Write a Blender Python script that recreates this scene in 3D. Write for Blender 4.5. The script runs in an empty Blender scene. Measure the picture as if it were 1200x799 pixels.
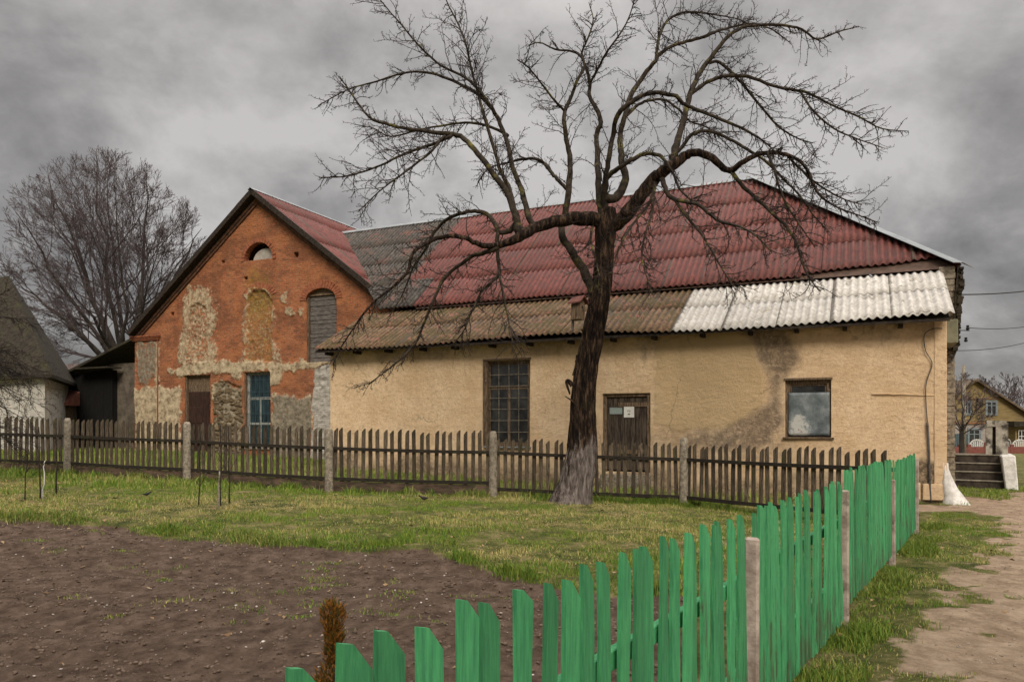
import bpy, math, random
import numpy as np
from mathutils import Vector, Matrix
random.seed(7)
C = bpy.context.scene.collection
R = math.radians
F = 880.0; HZ = 497.0; CAM = 1.8          # focal length (px), horizon row and eye height measured on the photograph

# ------------------------------------------------------------------ noise
def _hash(ix, iy, s):
    n = (ix.astype(np.int64)*374761393 + iy.astype(np.int64)*668265263 + s*2147483647) & 0xffffffff
    n = ((n ^ (n >> 13))*1274126177) & 0xffffffff
    return ((n ^ (n >> 16)) & 0xffff)/65535.0
def vnoise(x, y, s=0):
    x = np.asarray(x, float); y = np.asarray(y, float)
    ix = np.floor(x); iy = np.floor(y); fx = x-ix; fy = y-iy
    fx = fx*fx*(3-2*fx); fy = fy*fy*(3-2*fy)
    a = _hash(ix, iy, s); b = _hash(ix+1, iy, s); c = _hash(ix, iy+1, s); d = _hash(ix+1, iy+1, s)
    return (a*(1-fx)+b*fx)*(1-fy)+(c*(1-fx)+d*fx)*fy
def fbm(x, y, s=0, o=4):
    v = 0; a = .5; t = 0
    for k in range(o):
        v = v+a*vnoise(np.asarray(x)*2**k+17.3*k, np.asarray(y)*2**k-9.1*k, s+k); t += a; a *= .5
    return v/t
def sstep(x, a, b):
    t = np.clip((np.asarray(x, float)-a)/(b-a), 0, 1); return t*t*(3-2*t)
def poly_sd(x, y, P):
    """signed distance to polygon, negative inside"""
    x = np.asarray(x, float); y = np.asarray(y, float)
    d = np.full(x.shape, 1e9); ins = np.zeros(x.shape, bool)
    n = len(P)
    for i in range(n):
        x0, y0 = P[i]; x1, y1 = P[(i+1) % n]
        ex, ey = x1-x0, y1-y0
        t = np.clip(((x-x0)*ex+(y-y0)*ey)/(ex*ex+ey*ey+1e-12), 0, 1)
        d = np.minimum(d, np.hypot(x-x0-t*ex, y-y0-t*ey))
        c = ((y0 > y) != (y1 > y))
        with np.errstate(divide='ignore', invalid='ignore'):
            c &= x < (x1-x0)*(y-y0)/((y1-y0) if y1 != y0 else 1e-12)+x0
        ins ^= c
    return np.where(ins, -d, d)

# ------------------------------------------------------------------ terrain
def height(X, Y):
    X = np.asarray(X, float); Y = np.asarray(Y, float)
    z = .033*np.clip(5-X, 0, 19)*sstep(Y, 5, 15)
    z = z-.0165*np.clip(Y-19, 0, 75)*sstep(X, 8, 14)
    z = z+(fbm(X*.45, Y*.45, 3, 3)-.5)*.07*(1-sstep(Y, 60, 120))
    return z
def hz(x, y): return float(height(x, y))
def pix(px_, py_, Y): return Vector(((px_-600)/F*Y, Y, CAM-(py_-HZ)/F*Y))
def onground(px_, py_):
    Y = 10.0
    for k in range(40):
        p = pix(px_, py_, Y); z = hz(p.x, Y)
        Y = .5*Y+.5*(CAM-z)*F/max(py_-HZ, 3)
    return (px_-600)/F*Y, Y

# ------------------------------------------------------------------ mesh helpers
def tag(o, label=None, cat=None, group=None, kind=None):
    if label: o['label'] = label
    if cat: o['category'] = cat
    if group: o['group'] = group
    if kind: o['kind'] = kind
    return o
def thing(name, label, cat, loc=(0, 0, 0), rz=0, group=None):
    o = bpy.data.objects.new(name, None); C.objects.link(o); o.empty_display_size = .3
    o.location = loc; o.rotation_euler = (0, 0, rz)
    return tag(o, label, cat, group)
def link(name, me, mat, parent=None, smooth=False):
    if mat is not None: me.materials.append(mat)
    if smooth: me.polygons.foreach_set('use_smooth', [True]*len(me.polygons))
    o = bpy.data.objects.new(name, me); C.objects.link(o)
    if parent is not None: o.parent = parent
    return o
class MB:
    def __init__(s): s.v = []; s.f = []
    def add(s, vs, fs):
        b = len(s.v); s.v += [tuple(v) for v in vs]; s.f += [tuple(b+i for i in f) for f in fs]; return s
    def box(s, x0, x1, y0, y1, z0, z1, M=None, j=0):
        vs = [Vector((x, y, z)) for z in (z0, z1) for y in (y0, y1) for x in (x0, x1)]
        if j: vs = [v+Vector((random.uniform(-j, j), random.uniform(-j, j), random.uniform(-j, j))) for v in vs]
        if M is not None: vs = [M @ v for v in vs]
        return s.add(vs, [(0, 2, 3, 1), (4, 5, 7, 6), (0, 1, 5, 4), (2, 6, 7, 3), (0, 4, 6, 2), (1, 3, 7, 5)])
    def bar(s, a, b, w, h, up=(0, 0, 1)):
        """box beam from a to b, w wide sideways, h high"""
        a = Vector(a); b = Vector(b); t = (b-a).normalized(); sd = t.cross(Vector(up)).normalized(); u = sd.cross(t)
        vs = [p+sd*x*w/2+u*y*h/2 for p in (a, b) for (x, y) in ((-1, -1), (1, -1), (1, 1), (-1, 1))]
        return s.add(vs, [(0, 3, 2, 1), (4, 5, 6, 7), (0, 1, 5, 4), (1, 2, 6, 5), (2, 3, 7, 6), (3, 0, 4, 7)])
    def prism(s, pts, y0, y1, M=None):
        """polygon in xz extruded in y"""
        n = len(pts); vs = [Vector((x, y0, z)) for x, z in pts]+[Vector((x, y1, z)) for x, z in pts]
        if M is not None: vs = [M @ v for v in vs]
        return s.add(vs, [tuple(range(n)), tuple(range(2*n-1, n-1, -1))]+[(i, i+n, (i+1) % n+n, (i+1) % n) for i in range(n)])
    def tube(s, P, Rr, n=8, cap=True):
        P = [Vector(p) for p in P]
        if not hasattr(Rr, '__len__'): Rr = [Rr]*len(P)
        vs = []; ref = None
        for i, p in enumerate(P):
            t = (P[min(i+1, len(P)-1)]-P[max(i-1, 0)]).normalized()
            if ref is None: ref = t.orthogonal().normalized()
            ref = (ref-t*ref.dot(t)).normalized(); b = t.cross(ref)
            for k in range(n):
                a = 2*math.pi*k/n; vs.append(p+(ref*math.cos(a)+b*math.sin(a))*Rr[i])
        fs = [(i*n+k, i*n+(k+1) % n, (i+1)*n+(k+1) % n, (i+1)*n+k) for i in range(len(P)-1) for k in range(n)]
        if cap: fs += [tuple(range(n-1, -1, -1)), tuple((len(P)-1)*n+k for k in range(n))]
        return s.add(vs, fs)
    def mesh(s, name='mesh'):
        me = bpy.data.meshes.new(name); me.from_pydata(s.v, [], s.f); me.update(); return me
    def build(s, name, mat, parent=None, smooth=False, bevel=0):
        o = link(name, s.mesh(name), mat, parent, smooth)
        if bevel:
            m = o.modifiers.new('b', 'BEVEL'); m.width = bevel; m.segments = 1; m.limit_method = 'ANGLE'
        return o
def np_mesh(name, V, Q, mat=None, parent=None, smooth=False, attrs=None, link_it=True):
    """V (n,3), Q list of (m,k) index arrays"""
    me = bpy.data.meshes.new(name); me.vertices.add(len(V)); me.vertices.foreach_set('co', np.asarray(V, np.float32).ravel())
    Q = [q for q in Q if len(q)]
    loops = np.concatenate([q.ravel() for q in Q]).astype(np.int32)
    tot = np.concatenate([np.full(len(q), q.shape[1]) for q in Q]).astype(np.int32)
    st = np.concatenate([[0], np.cumsum(tot)[:-1]]).astype(np.int32)
    me.loops.add(len(loops)); me.loops.foreach_set('vertex_index', loops)
    me.polygons.add(len(tot)); me.polygons.foreach_set('loop_start', st); me.polygons.foreach_set('loop_total', tot)
    if smooth: me.polygons.foreach_set('use_smooth', np.ones(len(tot), bool))
    me.update(calc_edges=True)
    for k, a in (attrs or {}).items():
        a = np.asarray(a, np.float32)
        if a.ndim == 1:
            at = me.attributes.new(k, 'FLOAT', 'POINT'); at.data.foreach_set('value', a)
        else:
            if a.shape[1] == 3: a = np.concatenate([a, np.ones((len(a), 1), np.float32)], 1)
            at = me.attributes.new(k, 'FLOAT_COLOR', 'POINT'); at.data.foreach_set('color', a.ravel())
    if not link_it:
        me.materials.append(mat); return me
    return link(name, me, mat, parent)
def batch_tubes(T, sides=3):
    """T list of (points, radii) ; returns V, [Q] built together for all tubes with the same count of points"""
    groups = {}
    for P, r in T: groups.setdefault(len(P), []).append((P, r))
    Vs = []; Qs = []; off = 0
    for k, L in groups.items():
        P = np.array([[tuple(p) for p in a] for a, b in L], float); r = np.array([b for a, b in L], float)
        n = len(P); t = np.empty_like(P); t[:, 1:-1] = P[:, 2:]-P[:, :-2]; t[:, 0] = P[:, 1]-P[:, 0]; t[:, -1] = P[:, -1]-P[:, -2]
        t /= np.linalg.norm(t, axis=2, keepdims=True)+1e-9
        m = t.mean(axis=1, keepdims=True); ref = np.where(np.abs(m[..., 2:3]) > .8, np.array([1., 0, 0]), np.array([0, 0, 1.]))
        a = np.cross(t, np.broadcast_to(ref, t.shape)); a /= np.linalg.norm(a, axis=2, keepdims=True)+1e-9; b = np.cross(t, a)
        ang = np.arange(sides)*2*math.pi/sides
        V = P[:, :, None, :]+r[:, :, None, None]*(a[:, :, None, :]*np.cos(ang)[None, None, :, None]+b[:, :, None, :]*np.sin(ang)[None, None, :, None])
        V = V.reshape(-1, 3)
        i = np.arange(n)[:, None, None]*k*sides; j = np.arange(k-1)[None, :, None]*sides; s0 = np.arange(sides)[None, None, :]; s1 = (s0+1) % sides
        Q = np.stack([i+j+s0, i+j+s1, i+j+sides+s1, i+j+sides+s0], -1).reshape(-1, 4)+off
        Vs.append(V); Qs.append(Q); off += len(V)
    return np.concatenate(Vs), [np.concatenate(Qs)]
def grid_mesh(xs, ys):
    nx, ny = len(xs), len(ys); XX, YY = np.meshgrid(xs, ys)
    i = np.arange((ny-1)*nx).reshape(ny-1, nx)[:, :-1]
    Q = np.stack([i, i+1, i+1+nx, i+nx], -1)
    return XX, YY, Q

# ------------------------------------------------------------------ materials
class M:
    def __init__(s, name, rough=.85, spec=.3):
        s.m = bpy.data.materials.new(name); s.m.use_nodes = True; s.t = s.m.node_tree; s.b = s.t.nodes['Principled BSDF']
        s.b.inputs['Roughness'].default_value = rough; s.b.inputs['Specular IOR Level'].default_value = spec
        s.co = s.n('ShaderNodeTexCoord').outputs['Object']
    def n(s, k, **kw):
        x = s.t.nodes.new(k)
        for a, b in kw.items():
            if a.startswith('i_'): x.inputs[int(a[2:]) if a[2:].isdigit() else a[2:]].default_value = b
            else: setattr(x, a, b)
        return x
    def l(s, a, b): s.t.links.new(a, b)
    def map(s, sc=(1, 1, 1), src=None, rnd=False):
        x = s.n('ShaderNodeMapping'); x.inputs['Scale'].default_value = sc; s.l(src or s.co, x.inputs['Vector'])
        if rnd:
            oi = s.n('ShaderNodeObjectInfo'); mu = s.n('ShaderNodeMath', operation='MULTIPLY'); s.l(oi.outputs['Random'], mu.inputs[0]); mu.inputs[1].default_value = 57
            s.l(mu.outputs[0], x.inputs['Location'])
        return x.outputs[0]
    def noise(s, sc, vec=None, det=6, rough=.6, dist=0):
        x = s.n('ShaderNodeTexNoise'); x.inputs['Scale'].default_value = sc; x.inputs['Detail'].default_value = det
        x.inputs['Roughness'].default_value = rough; x.inputs['Distortion'].default_value = dist; s.l(vec or s.co, x.inputs['Vector']); return x.outputs['Fac']
    def ramp(s, fac, stops):
        x = s.n('ShaderNodeValToRGB'); cr = x.color_ramp
        while len(cr.elements) < len(stops): cr.elements.new(.5)
        for e, (p, c) in zip(cr.elements, stops):
            e.position = p; e.color = (*c, 1) if hasattr(c, '__len__') else (c, c, c, 1)
        s.l(fac, x.inputs[0]); return x.outputs[0]
    def mix(s, fac, a, b, mode='MIX'):
        x = s.n('ShaderNodeMix', data_type='RGBA', blend_type=mode)
        for v, k in ((fac, 0), (a, 6), (b, 7)):
            if hasattr(v, 'is_linked'): s.l(v, x.inputs[k])
            else: x.inputs[k].default_value = v if k == 0 else (*v, 1)
        return x.outputs[2]
    def math(s, op, a, b=None, clamp=False):
        x = s.n('ShaderNodeMath', operation=op, use_clamp=clamp)
        for v, k in ((a, 0), (b, 1)):
            if v is None: continue
            if hasattr(v, 'is_linked'): s.l(v, x.inputs[k])
            else: x.inputs[k].default_value = v
        return x.outputs[0]
    def attr(s, name):
        x = s.n('ShaderNodeAttribute', attribute_name=name); return x
    def bump(s, h, st=.4, dist=.01, prev=None):
        x = s.n('ShaderNodeBump'); x.inputs['Strength'].default_value = st; x.inputs['Distance'].default_value = dist; s.l(h, x.inputs['Height'])
        if prev is not None: s.l(prev, x.inputs['Normal'])
        return x.outputs[0]
    def done(s, col, nrm=None):
        if hasattr(col, 'is_linked'): s.l(col, s.b.inputs['Base Color'])
        else: s.b.inputs['Base Color'].default_value = (*col, 1)
        if nrm is not None: s.l(nrm, s.b.inputs['Normal'])
        return s.m
def weathered(name, c1, c2, sc=(1, 1, 1), ns=5, rough=.85, bst=.5, bsc=30, bd=.006, rnd=False, c3=None, s3=3, p3=(.55, .7), spec=.25, var=0):
    m = M(name, rough, spec); v = m.map(sc, rnd=rnd)
    n = m.noise(ns, v, 8, .65); col = m.ramp(n, [(.38, c1), (.62, c2)])
    if c3 is not None:
        col = m.mix(m.ramp(m.noise(s3, m.map((1, 1, 1), rnd=rnd), 8, .7), [(p3[0], 0), (p3[1], 1)]), col, c3)
    if var:
        oi = m.n('ShaderNodeObjectInfo'); f = m.ramp(oi.outputs['Random'], [(0, 1-var), (1, 1+var*.4)])
        col = m.mix(1.0, col, f, 'MULTIPLY')
    return m.done(col, m.bump(m.noise(bsc, v, 5, .7), bst, bd))

MT = {}
def zloc(m):
    s = m.n('ShaderNodeSeparateXYZ'); m.l(m.co, s.inputs[0]); return s.outputs[2]
MT['green_wood'] = (lambda: (
    lambda m, v: m.done(
        m.mix(m.ramp(m.math('ADD', m.noise(5, m.map((3, 3, .5), rnd=True), 8, .75), m.math('MULTIPLY', m.math('SUBTRACT', .50, zloc(m)), .15)), [(.545, 0), (.62, .7)]),
              m.mix(1.0, m.ramp(m.noise(6, v, 8, .7), [(.3, (.030, .205, .088)), (.66, (.085, .43, .165))]),
                    m.ramp(m.n('ShaderNodeObjectInfo').outputs['Random'], [(0, .62), (1, 1.12)]), 'MULTIPLY'), (.075, .065, .035)),
        m.bump(m.noise(20, v, 6, .8), .8, .008)))(*(lambda m: (m, m.map((12, 12, 1.0), rnd=True)))(M('green_painted_wood', .62, .35))))()
MT['grey_wood'] = weathered('weathered_fence_wood', (.030, .023, .016), (.165, .125, .086), (14, 14, 1.2), 5, .9, .9, 14, .006, True, (.06, .062, .022), 3, (.52, .72), var=.55)
MT['rail_wood'] = weathered('dark_mossy_rail_wood', (.010, .008, .007), (.035, .027, .019), (2, 12, 12), 4, .9, .8, 14, .006, False, (.035, .04, .014), 4, (.55, .7))
MT['concrete'] = weathered('lichen_concrete', (.12, .10, .075), (.30, .26, .20), (1, 1, 1), 14, .95, .9, 60, .008, False, (.42, .38, .31), 22, (.56, .66), var=.2)
MT['kick'] = weathered('damp_kick_board', (.045, .03, .022), (.13, .085, .06), (1, 1, 4), 3, .9, .7, 25, .008, False, (.035, .04, .018), 5, (.5, .7))
MT['frame_wood'] = weathered('old_frame_wood', (.055, .036, .022), (.20, .14, .09), (8, 8, 1.5), 4, .85, .7, 14, .005, False, (.32, .28, .22), 6, (.6, .7))
MT['door_wood'] = weathered('dark_door_planks', (.018, .013, .010), (.095, .072, .052), (9, 9, .9), 3, .85, .8, 14, .006, False, (.14, .12, .10), 4, (.58, .74))
MT['grey_board'] = weathered('silvered_boards', (.045, .04, .037), (.19, .17, .155), (1.2, 9, 12), 4, .85, .8, 14, .006, False)
MT['black_board'] = weathered('tarred_boards', (.004, .004, .004), (.012, .011, .010), (9, 9, 1), 4, .8, .6, 14, .006, False)
MT['dark_wood'] = weathered('dark_rafter_wood', (.012, .009, .007), (.045, .034, .026), (3, 3, 3), 4, .9, .6, 20, .006, False)
MT['brown_door'] = weathered('peeling_brown_paint', (.022, .010, .008), (.05, .026, .018), (4, 4, 1), 4, .7, .5, 14, .006, False, (.13, .09, .06), 5, (.62, .7))
MT['blue_wood'] = weathered('blue_painted_wood', (.02, .05, .065), (.055, .11, .13), (4, 4, 1), 4, .6, .5, 20, .004, False, (.22, .2, .17), 8, (.6, .68))
MT['grey_metal'] = weathered('zinc_flashing', (.14, .158, .168), (.22, .24, .25), (1, 1, 1), 2, .5, .2, 20, .003, False, (.2, .16, .12), 4, (.62, .72), spec=.5)
MT['metal'] = weathered('dark_iron', (.03, .028, .026), (.10, .095, .09), (1, 1, 1), 8, .6, .2, 30, .003, spec=.5)
MT['white_paint'] = weathered('limewash', (.48, .46, .42), (.72, .70, .66), (1, 1, 1), 7, .9, .8, 25, .012, False, (.24, .21, .17), 5, (.6, .72))
MT['black'] = weathered('black_rubber', (.006, .006, .006), (.015, .015, .015), (1, 1, 1), 8, .6, .2, 30, .002)
MT['room'] = weathered('dark_room_plaster', (.015, .013, .012), (.03, .027, .024), (1, 1, 1), 3)
def glassm():
    m = M('old_window_glass', .12, .5); n = m.noise(3, None, 4)
    m.b.inputs['Roughness'].default_value = .15
    return m.done(m.ramp(n, [(.35, (.010, .011, .012)), (.7, (.05, .05, .048))]), m.bump(m.noise(6), .15, .01))
MT['glass'] = glassm()
def sheetm(name, c1, c2, moss=None, mp=(.5, .65), dirt=None, dp=(.6, .7), rough=.8, dirt_shade=.8, edge=(.06, .05, .035)):
    m = M(name, rough, .3)
    v = m.map((3, 3, .7)); n = m.noise(2.2, v, 8, .7)
    col = m.ramp(n, [(.38, c1), (.62, c2)])
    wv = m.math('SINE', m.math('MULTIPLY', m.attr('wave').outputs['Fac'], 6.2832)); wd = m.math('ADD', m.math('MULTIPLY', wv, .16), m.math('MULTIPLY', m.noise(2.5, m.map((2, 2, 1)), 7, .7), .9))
    col = m.mix(m.ramp(wd, [(.30, dirt_shade), (.52, 0)]), col, tuple(c*.42 for c in c1))  # wave valleys darkened: dirt, plus corrugation shade put into the colour
    col = m.mix(1.0, col, m.ramp(m.attr('tone').outputs['Fac'], [(0, .84), (1, 1.08)]), 'MULTIPLY')
    col = m.mix(m.ramp(m.math('ADD', m.attr('edge').outputs['Fac'], m.math('SUBTRACT', m.noise(6, m.map((1, 1, .6)), 8, .8), .5)), [(.34, 0), (.56, .85)]), col, edge)
    if moss is not None: col = m.mix(m.ramp(m.noise(1.3, None, 9, .75), [(mp[0], 0), (mp[1], .9)]), col, moss)
    if dirt is not None: col = m.mix(m.ramp(m.noise(3.1, m.map((1, 1, 1)), 9, .8), [(dp[0], 0), (dp[1], .9)]), col, dirt)
    return m.done(col, m.bump(m.noise(50, None, 5, .7), .5, .004))
MT['red_sheet'] = sheetm('red_corrugated_sheet', (.098, .026, .019), (.165, .044, .032), dirt=(.055, .024, .018), dp=(.52, .64), dirt_shade=.65, rough=.7)
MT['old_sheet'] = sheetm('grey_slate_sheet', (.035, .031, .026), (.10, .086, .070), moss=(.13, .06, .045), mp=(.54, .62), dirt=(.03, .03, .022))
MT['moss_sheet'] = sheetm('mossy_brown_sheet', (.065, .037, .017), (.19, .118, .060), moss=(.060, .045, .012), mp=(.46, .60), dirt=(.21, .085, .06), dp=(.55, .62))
MT['white_sheet'] = sheetm('pale_corrugated_sheet', (.40, .375, .335), (.60, .575, .53), moss=(.26, .235, .18), mp=(.57, .64), dirt=(.12, .105, .075), dp=(.57, .62), dirt_shade=.35)

def plasterm():
    m = M('cream_render', .93, .15); a = m.attr('mask'); sp = m.n('ShaderNodeSeparateColor'); m.l(a.outputs['Color'], sp.inputs[0])
    big = m.noise(1.1, None, 8, .65); col = m.ramp(big, [(.36, (.72, .51, .305)), (.64, (.87, .665, .44))])
    col = m.mix(m.ramp(m.noise(9, None, 8, .7), [(.48, 0), (.66, .6)]), col, (.55, .37, .225))
    st = m.math('MULTIPLY', m.math('ADD', sp.outputs[0], 0), m.ramp(m.noise(4.5, None, 10, .82), [(.36, .35), (.50, .85), (.62, 1.0)]), True)
    col = m.mix(st, col, (.125, .097, .078))
    col = m.mix(m.math('MULTIPLY', sp.outputs[1], m.ramp(m.noise(10, None, 8, .8), [(.35, .4), (.55, 1)]), True), col, (.075, .058, .04))
    col = m.mix(sp.outputs[2], col, (.60, .44, .25))
    f = m.noise(30, m.map((1, 1, 1.2)), 8, .8); g = m.noise(7, m.map((1, 1, 1.25)), 7, .75, .2)
    vo = m.n('ShaderNodeTexVoronoi', feature='DISTANCE_TO_EDGE'); vo.inputs['Scale'].default_value = .55; wv_ = m.n('ShaderNodeVectorMath', operation='ADD'); m.l(m.map((1, 1, .6)), wv_.inputs[0]); nn_ = m.n('ShaderNodeTexNoise'); nn_.inputs['Scale'].default_value = 3; nn_.inputs['Detail'].default_value = 6; m.l(m.co, nn_.inputs['Vector']); sc_n = m.n('ShaderNodeVectorMath', operation='SCALE'); m.l(nn_.outputs['Color'], sc_n.inputs[0]); sc_n.inputs['Scale'].default_value = .5; m.l(sc_n.outputs[0], wv_.inputs[1]); m.l(wv_.outputs[0], vo.inputs['Vector'])
    ck = m.math('MULTIPLY', m.ramp(vo.outputs['Distance'], [(.003, 1), (.009, 0)]), m.ramp(m.noise(.9, None, 4), [(.52, 0), (.60, .5)]))
    col = m.mix(ck, col, (.20, .15, .10))
    nr = m.bump(f, 1.0, .03); nr = m.bump(g, .8, .07, nr)
    return m.done(col, nr)
MT['plaster'] = plasterm()
def brickm():
    m = M('old_red_brick', .93, .15); a = m.attr('mask'); sp = m.n('ShaderNodeSeparateColor'); m.l(a.outputs['Color'], sp.inputs[0])
    # brick coordinates: x along the wall, z up
    s = m.n('ShaderNodeSeparateXYZ'); m.l(m.co, s.inputs[0]); cb = m.n('ShaderNodeCombineXYZ')
    wob = m.noise(1.5, None, 3)
    m.l(m.math('ADD', s.outputs[0], m.math('MULTIPLY', wob, .05)), cb.inputs[0]); m.l(m.math('ADD', s.outputs[2], m.math('MULTIPLY', wob, .08)), cb.inputs[1])
    def br(c1, c2, mo, bias=0):
        b = m.n('ShaderNodeTexBrick'); m.l(cb.outputs[0], b.inputs['Vector']); b.offset = .5
        b.inputs['Scale'].default_value = 1; b.inputs['Brick Width'].default_value = .26; b.inputs['Row Height'].default_value = .085
        b.inputs['Mortar Size'].default_value = .011; b.inputs['Mortar Smooth'].default_value = .3; b.inputs['Bias'].default_value = bias
        b.inputs['Color1'].default_value = (*c1, 1); b.inputs['Color2'].default_value = (*c2, 1); b.inputs['Mortar'].default_value = (*mo, 1); return b
    b1 = br((.50, .15, .055), (.31, .09, .042), (.30, .21, .14))
    b2 = br((.11, .05, .035), (.50, .20, .085), (.22, .16, .11), .1)
    col = m.mix(m.ramp(m.noise(3, m.map((1, 1, 3)), 6, .8), [(.44, 0), (.56, .9)]), b1.outputs['Color'], b2.outputs['Color'])
    col = m.mix(m.ramp(m.noise(1.0, None, 8, .75), [(.46, 0), (.60, .55)]), col, (.40, .16, .065))
    col = m.mix(m.ramp(m.noise(.7, m.map((1, 1, 1.6)), 8, .75), [(.46, 0), (.58, .55)]), col, (.12, .052, .032))
    col = m.mix(m.ramp(m.noise(14, None, 6, .8), [(.53, 0), (.64, .7)]), col, (.055, .036, .028))
    # plaster remains
    pn = m.noise(9, None, 9, .8); k = m.math('ADD', sp.outputs[0], m.math('MULTIPLY', m.math('SUBTRACT', pn, .5), 2.6))
    pm = m.ramp(k, [(.42, 0), (.50, .62), (.60, 1)])
    pc = m.ramp(m.noise(4, None, 9, .75), [(.40, (.20, .155, .10)), (.50, (.40, .32, .21)), (.62, (.55, .45, .31))])
    pc = m.mix(m.ramp(sp.outputs[2], [(.3, 0), (.8, 1)]), pc, m.ramp(m.noise(6, None, 9, .75), [(.38, (.11, .095, .07)), (.62, (.31, .27, .20))]))
    col = m.mix(pm, col, pc)
    # lichen
    ym = m.math('MULTIPLY', sp.outputs[1], m.ramp(m.noise(8, m.map((1, 1, .6)), 9, .8), [(.38, .1), (.6, 1)]), True)
    col = m.mix(ym, col, m.ramp(m.noise(5), [(.35, (.13, .10, .03)), (.65, (.36, .24, .035))]))
    al = a.outputs['Alpha']
    wm = m.ramp(m.math('ADD', al, m.math('MULTIPLY', m.math('SUBTRACT', pn, .5), 1.1)), [(.42, 0), (.55, 1)])
    col = m.mix(wm, col, m.ramp(m.noise(7, m.map((1, 1, 1.6)), 9, .8), [(.3, (.19, .17, .145)), (.62, (.50, .47, .42))]))
    h = m.mix(pm, b1.outputs['Fac'], (0.0, 0.0, 0.0)); 
    nr = m.bump(m.math('SUBTRACT', 1.0, h), .7, .012); nr = m.bump(m.noise(30, None, 7, .75), .8, .015, nr); nr = m.bump(m.noise(8, m.map((1, 1, 2.5)), 5, .7), .6, .03, nr)
    return m.done(col, nr)
MT['brick'] = brickm()
def rubblem():
    m = M('rubble_stone', .95, .1); v = m.n('ShaderNodeTexVoronoi'); v.inputs['Scale'].default_value = 7; m.l(m.map((1, 1, 1.7)), v.inputs['Vector'])
    w = m.n('ShaderNodeTexVoronoi', feature='DISTANCE_TO_EDGE'); w.inputs['Scale'].default_value = 7; m.l(m.map((1, 1, 1.7)), w.inputs['Vector'])
    col = m.ramp(m.noise(6, None, 8, .8), [(.3, (.055, .04, .025)), (.7, (.24, .18, .11))])
    return m.done(col, m.bump(m.noise(10, None, 8, .8), 1.0, .04))
MT['rubble'] = rubblem()
def greyplm():
    return weathered('grey_shed_render', (.075, .062, .048), (.165, .14, .108), (1, 1, 1), 2.5, .95, .8, 20, .02, False, (.05, .04, .032), 2, (.55, .75))
MT['grey_render'] = greyplm()
MT['house_white'] = weathered('whitewashed_wall', (.40, .38, .34), (.58, .55, .50), (1, 1, 1), 2, .95, .5, 20, .02, False, (.25, .22, .18), 1.2, (.58, .72))
MT['tile_dark'] = weathered('old_dark_roofing', (.016, .013, .009), (.052, .042, .030), (1, 3, 3), 3, .95, .8, 12, .03, False, (.05, .048, .02), 2, (.5, .7))

def groundm(name):
    m = M(name, .97, .1); a = m.attr('mask'); sp = m.n('ShaderNodeSeparateColor'); m.l(a.outputs['Color'], sp.inputs[0])
    g = m.ramp(m.noise(2.5, None, 9, .75), [(.38, (.04, .05, .014)), (.5, (.10, .10, .032)), (.62, (.22, .175, .085))])
    so = m.ramp(m.noise(5, None, 10, .72), [(.38, (.062, .041, .029)), (.5, (.100, .069, .050)), (.62, (.150, .106, .080))])
    so = m.mix(m.ramp(m.noise(60, None, 4, .8), [(.62, 0), (.72, .7)]), so, (.19, .15, .12))
    pa = m.ramp(m.noise(3, m.map((1, .9, 1)), 10, .75), [(.38, (.22, .155, .105)), (.5, (.32, .235, .162)), (.62, (.43, .33, .235))])
    pa = m.mix(m.ramp(m.noise(45, None, 5, .8), [(.55, 0), (.72, .8)]), pa, (.13, .09, .065))
    no = m.math('MULTIPLY', m.math('SUBTRACT', m.noise(7, None, 8, .8), .5), 1.0)
    sm = m.ramp(m.math('ADD', sp.outputs[0], no), [(.42, 0), (.56, 1)])
    pm = m.ramp(m.math('ADD', sp.outputs[1], no), [(.40, 0), (.60, 1)])
    col = m.mix(pm, m.mix(sm, g, so), pa)
    nr = m.bump(m.noise(14, None, 10, .8), 1.0, .035); nr = m.bump(m.noise(110, None, 4, .8), 1.0, .012, nr)
    return m.done(col, nr)
MT['ground'] = groundm('earth_and_turf')
def leafm(name, rough=.7):
    m = M(name, rough, .2); a = m.attr('col'); m.b.inputs['Specular IOR Level'].default_value = .15
    return m.done(a.outputs['Color'])
MT['leaf'] = leafm('grass_blades')
def barkm():
    m = M('apple_bark', .95, .12); v = m.map((1, 1, .18)); n = m.noise(16, v, 9, .75); 
    col = m.ramp(n, [(.40, (.004, .003, .003)), (.51, (.022, .014, .010)), (.64, (.125, .078, .048))])
    col = m.mix(m.ramp(m.noise(2.6, None, 8, .8), [(.56, 0), (.72, .6)]), col, (.055, .055, .024))
    a = m.attr('lime'); k = m.math('ADD', a.outputs['Fac'], m.math('MULTIPLY', m.math('SUBTRACT', m.noise(11, m.map((1, 1, .25)), 9, .85), .5), 2.4))
    col = m.mix(m.ramp(k, [(.36, 0), (.60, .97)]), col, m.ramp(n, [(.40, (.07, .055, .048)), (.5, (.175, .145, .13)), (.62, (.33, .285, .26))]))
    return m.done(col, m.bump(n, 1.0, .09))
MT['bark'] = barkm()
MT['pale_post'] = weathered('pale_concrete_post', (.22, .17, .14), (.42, .35, .30), (1, 1, 1), 9, .95, .8, 50, .008, False, (.12, .10, .08), 6, (.58, .68))
MT['limb'] = weathered('lichened_branch', (.012, .009, .007), (.045, .034, .023), (1, 1, 1), 9, .95, .7, 30, .01, False, (.13, .115, .028), 4, (.55, .68))
MT['twig'] = weathered('bare_twigs', (.018, .013, .011), (.038, .028, .023), (1, 1, 1), 2, .95, 0, 30, .01, False, (.115, .10, .03), 2.5, (.60, .68))
MT['far_twig'] = weathered('far_bare_twigs', (.06, .046, .048), (.115, .09, .092), (1, 1, 1), 2, .95, 0, 30, .01)
MT['far_trunk'] = weathered('far_bark', (.03, .025, .022), (.07, .058, .048), (1, 1, .3), 3, .95, 0, 30, .01)
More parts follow.
